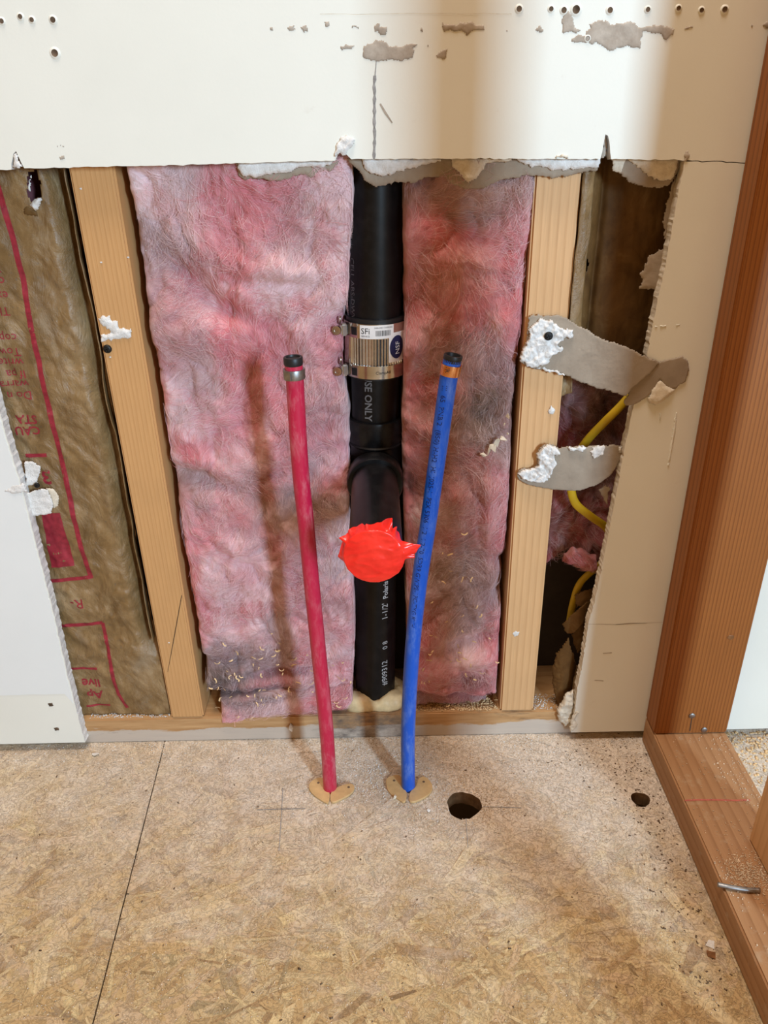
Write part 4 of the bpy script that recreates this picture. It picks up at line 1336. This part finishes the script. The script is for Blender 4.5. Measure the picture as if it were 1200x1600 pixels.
# ---- red tape over the stub end
def tape_cover():
    nA, nS = 180, 60
    ye = PY - .034 - .162
    A = np.linspace(0, 2 * np.pi, nA, endpoint=False)
    a, s = np.meshgrid(A, np.linspace(0, 1, nS))
    R = .0256 + .0012 * np.interp(A, np.linspace(0, 2 * np.pi, 12), [.6, -.4, .2, -.2, .5, .8, .3, -.3, .2, -.2, .4, .6])   # roughly folded, so the rim is angular
    spikes = [(2.62, .11, .62), (2.35, .10, .40), (1.78, .05, .28), (1.12, .10, .95), (.86, .10, .45), (.20, .13, 1.25), (-.06, .13, .75), (3.25, .20, .45), (-1.9, .2, .12)]
    ex = np.zeros(nA)
    for (w, wd, am) in spikes:
        dlt = (A - w + np.pi) % (2 * np.pi) - np.pi
        ex += am * np.maximum(0, 1 - np.abs(dlt) / (wd * 1.7))
    f0 = .58
    skirt = np.clip((s - f0) / (1 - f0), 0, 1)
    rr = np.where(s < f0, R[None] * (s / f0), R[None] * (1 + .02 * np.sin(5 * a) * skirt)) + skirt ** 1.5 * .0125 * ex[None]
    rr = rr + .0006 * np.abs(fbm(a * 7, s * 2, 2, 905)) * (skirt > 0)
    X = bx - .0006 + rr * np.cos(a); Z = ZS + rr * np.sin(a)
    u, v = X - bx, Z - ZS
    crease = .0016 * np.abs(fbm(u * 34 + v * 40 + 3, v * 75 - u * 22, 3, 910)) + .0010 * np.abs(fbm(u * 60 - v * 80, v * 60 + u * 30, 2, 915))
    dome = .0016 * np.clip(1 - (s / f0) ** 2, 0, 1)
    back = skirt * (.015 + .006 * vn(A * 5, A * 0, 8)[None] - .010 * np.clip(ex, 0, .8)[None])
    Y = ye - dome + back + crease * np.where(s < f0, np.clip(s / f0 * 3, 0, 1), 1 - .5 * skirt) - .0008
    Fi = np.arange(nA * nS).reshape(nS, nA)
    j = np.roll(Fi, -1, 1)
    Fq = np.stack([Fi[:-1], j[:-1], j[1:], Fi[1:]], -1).reshape(-1, 4)
    o = obj('tape_cover', fastmesh('tape_cover', np.stack([X.ravel(), Y.ravel(), Z.ravel()], -1), Fq), M['tape'], None, True)
    sd = o.modifiers.new('s', 'SOLIDIFY'); sd.thickness = .0003
    return tag(o, 'crumpled bright red tape wrapped over the end of the black stub', 'tape')


tape_cover()

# ---- supply pipes
def pex(pts, y, mat, label, name):
    P = [WY(a, b, y) for a, b in pts]
    d = P[0] - P[1]; d /= np.linalg.norm(d)
    P = [P[0] + d * .035] + P
    root = empty(name, (P[1][0], P[1][1], 0), label, 'pipe')
    tube('pipe_wall', P, .0079, mat, root, 28, caps=False)
    t = P[-1] - P[-2]; t /= np.linalg.norm(t)
    return root, P, t


red, RP, rt = pex([(516, 1233), (510, 1140), (498, 1020), (487, 912), (478.5, 822), (468.7, 725), (461, 600), (458.5, 569)], -.083, M['pex_red'], 'red plastic water pipe with a black plug and grey ring', 'red_water_pipe')
e = RP[-1]
lathe('crimp_ring', [(.0080, -.0125), (.0094, -.0125), (.0096, -.012), (.0096, -.0045), (.0094, -.004), (.0080, -.004)], e, rt, M['zinc'], red, 36)
b = box('ring_tab', -.0035, .0035, -.0012, .0012, -.0042, .0042, M['zinc'], red, .0006); b.location = Vector(e - rt * .008) + Vector((-.0045, -.0088, 0)); b.rotation_euler = (0, 0, -.45)
lathe('end_plug', [(.0072, -.002), (.0082, 0), (.0084, .0010), (.0084, .0058), (.0079, .0066), (.0062, .0066), (.0058, .0050), (0, .0050)], e, rt, M['black'], red, 32)
blue, BP, bt = pex([(638, 1233), (637.6, 1140), (644, 1020), (655.5, 908), (668.6, 822), (682, 725), (700, 598), (707, 562)], -.083, M['pex_blue'], 'blue plastic water pipe with a copper ring at its top', 'blue_water_pipe')
e = BP[-1]
lathe('copper_ring', [(.0080, -.0135), (.0090, -.0135), (.0091, -.013), (.0091, -.0045), (.0090, -.004), (.0080, -.004)], e, bt, M['copper'], blue, 36)
lathe('end_plug', [(.0079, -.002), (.0079, .0005), (.0083, .0008), (.0083, .0036), (.0079, .0044), (.0064, .0044), (.0058, .001), (0, .001)], e, bt, M['black'], blue, 32)


def pipe_text(body, size, P, start, wang, mat, parent, r=.0081):
    Q = np.array(P[::-1]); seg = np.linalg.norm(np.diff(Q, axis=0), axis=1); cum = np.concatenate([[0], np.cumsum(seg)])
    def f(u, v):
        s = start + u
        c = np.array([np.interp(s, cum, Q[:, k]) for k in range(3)])
        w = wang + v / r
        return (c[0] + r * math.sin(w), c[1] - r * math.cos(w), c[2])
    text('dark_print', body, size, f, mat, parent)


pipe_text('III  65  PNB/2  (850) H-H2  HI  J025-1  PEX 5306  1/2  1/2-70  SDR9 GWIPE-1PC-TYG 8NH', .0068, BP, .021, -.72, M['ink_bluepipe'], blue)
pipe_text('/R', .0058, BP, .0042, -.65, M['ink_black'], blue, .0093)


# ---- split floor plates
def plate(name, halves, label, z=.003):
    root = empty(name, (*np.mean([xy(*p) for p in halves[0]], axis=0), 0), label, 'pipe plate')
    for k, h in enumerate(halves):
        poly = [xy(*p, z) for p in h]
        P = np.array(poly)                        # rounded corners by two passes of corner cutting
        for _ in range(2):
            nx = np.roll(P, -1, 0)
            P = np.stack([P * .75 + nx * .25, P * .25 + nx * .75], 1).reshape(-1, 2)
        o = slab('plate_half', [tuple(p) for p in P], .0034 + .0004 * k, .0006, M['brass'], root, plane='z')
        bv = o.modifiers.new('b', 'BEVEL'); bv.width = .0006; bv.segments = 2; bv.limit_method = 'ANGLE'
        c = P.mean(0)
        far = P[np.argmax(np.hypot(*(P - np.array(xy(*halves[0][-3]))).T))]
        q = c * .45 + far * .55
        lathe('plate_screw_hole', [(.0016, 0), (.0010, .0002), (0, .0002)], (q[0], q[1], .0035 + .0004 * k), (0, 0, 1), M['crumb_dark'], o, 10)
    return root


plate('split_floor_plate', [[(482, 1231), (484, 1222), (497, 1214), (507, 1216), (508, 1230), (516, 1237), (514, 1256), (508, 1254), (488, 1241)],
                      [(516, 1238), (525, 1231), (538, 1226), (550, 1224), (555, 1230), (551, 1239), (538, 1247), (516, 1257)]], 'tan split plate on the floor around the red pipe')
plate('split_floor_plate', [[(603, 1224), (603, 1216), (614, 1211), (628, 1211), (629, 1230), (637, 1238), (633, 1256), (623, 1249), (606, 1237)],
                      [(639, 1238), (650, 1230), (653, 1216), (664, 1213), (674, 1222), (677, 1233), (668, 1245), (639, 1257)]], 'tan split plate on the floor around the blue pipe')

# ---- foam collar where the drain goes through the bottom plate
def foam():
    nA, nB = 72, 28
    a, b = np.meshgrid(np.linspace(0, 2 * np.pi, nA, endpoint=False), np.linspace(0, 2 * np.pi, nB, endpoint=False))
    dlt = lambda w: (a - w + np.pi) % (2 * np.pi) - np.pi
    lump = .0105 + .0065 * np.exp(-(dlt(-2.35) / .55) ** 2) + .0065 * np.exp(-(dlt(-.75) / .5) ** 2) - .0035 * np.exp(-(dlt(-1.55) / .22) ** 2)
    Rm = .0255 + .004 * np.abs(np.cos(a)) ** 2
    rr = lump * (1 + .18 * fbm(a * 5, b * 3, 3, 950))
    X = ax(.04) - .001 + (Rm + rr * np.cos(b) * .95) * np.cos(a) * 1.08
    Y = PY + np.maximum((Rm + rr * np.cos(b) * .75) * np.sin(a), -.0345)
    Z = .0383 + np.maximum(rr * .95 * np.sin(b) + .0035, 0)
    i = np.arange(nA * nB).reshape(nB, nA); j = np.roll(i, -1, 1); k = np.roll(i, -1, 0); l = np.roll(j, -1, 0)
    Fq = np.stack([i, j, l, k], -1).reshape(-1, 4)
    o = obj('spray_foam', fastmesh('spray_foam', np.stack([X.ravel(), Y.ravel(), Z.ravel()], -1), Fq), M['foam'], None, True)
    return tag(o, 'lumpy cream foam collar around the foot of the black pipe', 'foam')


foam()

# ---- cable
tag(tube('yellow_cable', [WY(1030, 560, .03), WY(1000, 598, .022), WY(972, 632, .016), WY(942, 662, .014), WY(916, 690, .016), WY(897, 722, .018), WY(892, 758, .018), WY(899, 786, .018), WY(922, 806, .022), WY(950, 828, .03),
                          WY(958, 862, .034), WY(930, 888, .034), WY(906, 912, .034), WY(895, 945, .036), WY(888, 985, .045)], .0046, M['cable'], n=16, flat=.6), 'yellow jacketed cable looping behind the grey paper strips', 'cable')

# ---- grey drywall paper strips still screwed to the right stud
def strip(name, outline, label, base, gy, white, scr, seed, extra=None):
    root = empty(name, WY(*scr, -.001), label, 'paper strip')
    relief('paper', jag(pxpoly(outline, -.008), .003, .0004, seed), base, .0016, M['paper'], root, step=.0011, edge=.0006, rough=.15, freq=60, seed=seed)
    for k, (wpoly, wh) in enumerate(white):
        relief('plaster', jag(pxpoly(wpoly, -.008), .002, .0007, seed + 1 + k), lambda A, B: base(A, B) - .0014, wh, M['gypsum'], root, step=.0008, edge=.0014, freq=260, rough=.75, seed=seed + 1 + k)
    screw('drywall_screw', *scr, gy, root)
    return root


def zz(pts): return [(800 + a / 4, 470 + b / 4) for a, b in pts]


def base_u(A, B): return -.0015 - .0125 * np.clip((A - .165) / .07, 0, 1) ** 1.2 + .0016 * np.sin((A - .15) * 60) * np.clip((A - .17) / .03, 0, 1) - .0006
up_ = strip('torn_paper_strip', zz([(105, 108), (130, 92), (180, 90), (240, 98), (300, 92), (345, 105), (380, 130), (420, 160), (480, 178), (520, 212), (570, 232), (630, 245), (700, 270), (760, 300), (830, 332), (918, 376), (860, 432), (790, 490), (735, 535), (700, 578), (660, 572), (600, 552), (540, 545), (450, 520), (390, 500), (330, 475), (230, 447), (120, 432), (45, 385), (55, 340), (95, 250)]),
            'upper grey torn paper strip with white plaster, folded onto the drywall', base_u, -.0075,
            [(zz([(110, 175), (165, 120), (250, 120), (310, 172), (388, 182), (385, 232), (330, 240), (290, 280), (330, 300), (320, 318), (258, 345), (232, 402), (120, 430), (46, 386), (62, 330), (105, 245)]), .0042), (zz([(120, 432), (200, 418), (300, 448), (352, 474), (330, 478), (225, 450)]), .003)], (857, 525), 1000)
relief('folded_paper', jag(pxpoly(zz([(918, 376), (980, 358), (1065, 340), (1098, 368), (1110, 430), (1085, 505), (1020, 552), (985, 552), (940, 520), (920, 490), (905, 540), (850, 600), (770, 645), (715, 660), (690, 640), (715, 590), (740, 535)]), YD), .004, .0004, 1010), YD - .0001, .0016, M['paper'], up_, step=.0011, edge=.0008, rough=.2, freq=60, seed=1010)
relief('paper_curl', jag(pxpoly(zz([(905, 500), (930, 490), (965, 525), (1020, 553), (1000, 580), (945, 625), (895, 652), (850, 638), (842, 606)]), YD), .004, .0004, 1012), YD - .0008, .0030, M['gypsum_cream'], up_, step=.0011, edge=.004, rough=.2, freq=60, seed=1012)


def base_l(A, B): return -.001 - .0085 * np.sin(np.clip((A - .145) / .105, 0, 1) * 3.0) * (1 + .5 * fbm(A * 20, B * 20, 2, 5)) - .0006
strip('torn_paper_strip', zz([(32, 1090), (60, 1062), (130, 1050), (160, 1030), (150, 960), (190, 905), (240, 888), (290, 912), (330, 903), (380, 902), (430, 888), (460, 905), (500, 895), (560, 900), (640, 900), (698, 912), (694, 985), (660, 1042), (620, 1092), (560, 1130), (500, 1155), (380, 1182), (250, 1180), (150, 1172), (70, 1150), (40, 1128)]),
      'lower grey torn paper strip with white plaster below the folded one', base_l, -.0065,
      [(zz([(32, 1090), (66, 1064), (130, 1052), (165, 1028), (152, 958), (190, 908), (240, 890), (285, 915), (300, 948), (262, 955), (268, 985), (280, 1010), (255, 1050), (225, 1132), (120, 1138), (60, 1120)]), .0045),
       (zz([(335, 905), (380, 903), (440, 888), (462, 906), (440, 938), (400, 925), (350, 928)]), .003), (zz([(490, 905), (540, 895), (582, 908), (572, 952), (520, 972), (485, 958)]), .003), (zz([(665, 915), (695, 914), (693, 955), (668, 950)]), .002)], (847, 730), 1020)

# ================================================================== SMALL DEBRIS
def chunk_mesh(r, s, flat=1.0):
    """angular broken chip"""
    bm = bmesh.new()
    for k in range(11):
        bm.verts.new((r.gauss(0, .42) * s, r.gauss(0, .36) * s, r.gauss(0, .26) * s * flat))
    bmesh.ops.convex_hull(bm, input=bm.verts)
    bmesh.ops.delete(bm, geom=[v for v in bm.verts if not v.link_faces], context='VERTS')
    me = bpy.data.meshes.new('chunk'); bm.to_mesh(me); bm.free()
    return me


rc = random.Random(12)
for k, (a, b, s) in enumerate([(794, 652, .005), (788, 663, .0035), (786, 685, .006), (777, 690, .0075), (770, 698, .007), (764, 705, .006), (757, 711, .0065), (793, 677, .004)]):
    o = obj('drywall_crumb', chunk_mesh(rc, s, .7), M['gypsum_cream'])
    o.location = WY(a, b, -.004); o.rotation_euler = (rc.uniform(0, 3), rc.uniform(0, 3), rc.uniform(0, 3))
    lb = {0: 'topmost cream drywall crumb on the dirty wool of the right batt', 1: 'small cream crumb just below the topmost one on the right batt', 6: 'lowest cream crumb at the left end of the cluster on the right batt'}.get(k)
    tag(o, lb or 'cream drywall crumb inside the tight cluster on the right batt', 'crumb', 'cream crumbs on the right batt')
for k, (a, b, s, m, lb) in enumerate([(617, 1246, .0075, 'gypsum_cream', 'pale plaster crumb against the plate of the blue pipe'), (457, 1135, .009, 'peel', 'brownish crumb on the bottom plate left of the red pipe'), (669, 1267, .0045, 'gypsum', 'small white crumb on the floor below the plate of the blue pipe'),
                                     (1108, 1474, .006, 'gypsum', 'white plaster crumb on the floor beside the floor plate'), (1109, 1490, .006, 'knot', 'reddish brown wood crumb beside the white floor crumb'), (149, 1178, .006, 'gypsum', 'white crumb on the floor at the foot of the left drywall')]):
    o = obj('floor_crumb', chunk_mesh(rc, s, .7), M[m])
    p = WZ(a, b, s * .3) if k != 1 else np.array([WY(a, b, -.002)[0], -.003, .0015 + WY(a, b, -.002)[2] * 0 + s * .3 + .018])
    o.location = p; o.rotation_euler = (0, 0, rc.uniform(0, 3))
    tag(o, lb, 'crumb')


def grains(name, XYZ, smin, smax, mat, seed, label, cat, aspect=1.0, thin=.5, parent=None):
    """thousands of tiny wedges in one mesh: nobody could count them"""
    r = np.random.default_rng(seed)
    n = len(XYZ)
    s = r.uniform(smin, smax, n) ** 1
    a = r.uniform(0, 2 * np.pi, n)
    base = np.array([[-.5, -.4, 0], [.5, -.4, 0], [.45, .4, 0], [-.4, .45, 0], [0, 0, 1.0]])
    V = np.repeat(base[None], n, 0) * s[:, None, None]
    V[..., 0] *= aspect; V[..., 2] *= thin
    V += r.normal(0, .12, V.shape) * s[:, None, None]
    c, q = np.cos(a)[:, None], np.sin(a)[:, None]
    X = V[..., 0] * c - V[..., 1] * q; Y = V[..., 0] * q + V[..., 1] * c
    V = np.stack([X, Y, V[..., 2]], -1) + XYZ[:, None]
    t = np.array([[0, 1, 4], [1, 2, 4], [2, 3, 4], [3, 0, 4], [0, 2, 1], [0, 3, 2]])
    Fq = (t[None] + (np.arange(n) * 5)[:, None, None]).reshape(-1, 3)
    o = obj(name, fastmesh(name, V.reshape(-1, 3), Fq), mat, parent)
    if parent is None: tag(o, label, cat, kind='stuff')
    else: o['kind'] = 'stuff'
    return o


def ok(P):
    m = np.ones(len(P), bool)
    for hx, hy, hr in HOLES: m &= np.hypot(P[:, 0] - hx, P[:, 1] - hy) > hr * 1.02
    m &= ~((P[:, 0] > XA - .001) & (P[:, 0] < XB + .001)) & (P[:, 1] < -.001)
    return P[m]


r = np.random.default_rng(3)
def cloud(n, cx, cy, sx, sy): return np.stack([r.normal(cx, sx, n), r.normal(cy, sy, n), np.full(n, .0004)], -1)
wallrow = lambda n: np.stack([r.uniform(-.6, .45, n), -np.abs(r.exponential(.020, n)) - .002, np.full(n, .0004)], -1)
P = ok(np.vstack([wallrow(7000), cloud(3500, .02, -.06, .09, .035), cloud(1200, .084, -.11, .04, .02), cloud(2500, -.35, -.02, .12, .012), np.stack([r.uniform(-.5, .31, 5000), r.uniform(-.36, -.01, 5000), np.full(5000, .0006)], -1)]))
grains('sawdust', P, .0005, .0015, M['sawdust'], 1, 'fine tan sawdust scattered over the floor along the wall', 'sawdust')
P = ok(np.vstack([wallrow(900), cloud(900, .0, -.06, .05, .03), cloud(300, .08, -.08, .08, .04)]))
grains('plaster_dust', P, .0006, .0017, M['dustwhite'], 2, 'white plaster dust specks on the floor around the pipes', 'dust')
n = 230
P = ok(np.vstack([np.stack([r.normal(.285, .018, n), r.uniform(-.34, -.02, n), np.full(n, .0005)], -1), cloud(90, .26, -.04, .04, .025), np.stack([r.uniform(-.5, .3, 120), r.uniform(-.36, -.01, 120), np.full(120, .0006)], -1)]))
grains('dark_debris', P, .0006, .0020, M['crumb_dark'], 4, 'dark grit on the floor beside the partition plate', 'debris', 1.6, .35)
n = 700
P = np.stack([r.uniform(XA + .004, XB - .003, n), r.uniform(-.34, -.05, n), np.full(n, .0383)], -1)
P[:, 0] = np.where(r.random(n) < .6, XB - .003 - np.abs(r.exponential(.016, n)), P[:, 0])
P = P[(P[:, 0] > XA + .002)]
P = np.vstack([P, np.stack([r.normal(.345, .013, 900), r.normal(-.235, .012, 900), np.full(900, .0383)], -1)])
P = P[(P[:, 0] > XA + .002) & (P[:, 0] < XB - .002)]
grains('sawdust', P, .0005, .0017, M['sawdust'], 5, 'sawdust lying on top of the reddish floor plate', 'sawdust')
n = 1500
P = np.stack([r.uniform(XB + .003, .62, n), -np.abs(r.exponential(.05, n)) - .004, np.full(n, .0004)], -1)
grains('dark_debris', P, .0007, .0035, M['shaving'], 6, 'wood chips on the floor beyond the partition plate', 'debris', 1.5, .4)
n = 900
P = np.stack([r.uniform(.03, .136, n), r.uniform(.003, .03, n), np.full(n, .0385)], -1)
grains('sawdust', P, .0007, .0024, M['shaving'], 7, 'wood shavings on the bottom plate right of the blue pipe', 'sawdust', 1.8, .4)
n = 500
P = np.stack([np.concatenate([r.uniform(-.37, -.27, n), r.uniform(.18, .22, 250)]), np.concatenate([r.uniform(.002, .02, n), r.uniform(.002, .03, 250)]), np.full(n + 250, .0385)], -1)
grains('plaster_dust', P, .0006, .0018, M['dustwhite'], 8, 'plaster dust on top of the bottom plate in the outer bays', 'dust')


# curled shavings caught on the wool, plaster specks on it
def curls():
    r = random.Random(21)
    V, f = [], []
    pts = [(r.uniform(320, 550), r.gauss(1045, 22)) for _ in range(46)] + [(r.uniform(640, 780), r.gauss(1030, 35)) for _ in range(34)] + [(r.uniform(330, 550), r.gauss(1090, 15)) for _ in range(20)] + [(r.uniform(640, 770), r.uniform(830, 990)) for _ in range(12)]
    for a, b in pts:
        y = -.010 if a < 560 and b > 1035 else -.002
        o = WY(a, b, y)
        w = r.uniform(0, 6.28); k = r.uniform(-1.2, 1.2); L = r.uniform(.003, .008); wd = r.uniform(.0004, .0009)
        x, z = o[0], o[2]; b0 = len(V)
        for i in range(6):
            V.append((x - math.sin(w) * wd, y - .001 * math.sin(i * .6), z + math.cos(w) * wd)); V.append((x + math.sin(w) * wd, y - .001 * math.sin(i * .6) - .0004, z - math.cos(w) * wd))
            x += math.cos(w) * L / 5; z += math.sin(w) * L / 5; w += k * .5
        for i in range(5): f.append((b0 + 2 * i, b0 + 2 * i + 1, b0 + 2 * i + 3, b0 + 2 * i + 2))
    o = obj('wood_curls', pyd('wood_curls', V, f), M['shaving'])
    tag(o, 'thin pale wood curls caught on the lower pink wool', 'shavings', kind='stuff')


curls()

# glittering plaster specks on the wool under the cut drywall
r = np.random.default_rng(77)
n = 420
X = -.215 + np.abs(r.normal(0, .055, n)); Z = .655 - np.abs(r.exponential(.05, n))
X = np.concatenate([X, r.normal(-.06, .012, 60)]); Z = np.concatenate([Z, r.normal(.60, .03, 60)])
m = (X < -.045) & (Z > .10) & (Z < .66)
X, Z = X[m], Z[m]
Y = wool_l(X, Z, -.2205, -.034, .078, .672) - .0008
grains('plaster_specks', np.stack([X, Y, Z], -1), .0004, .0012, M['dustwhite'], 78, 'white plaster specks caught on the pink wool near its top', 'dust')
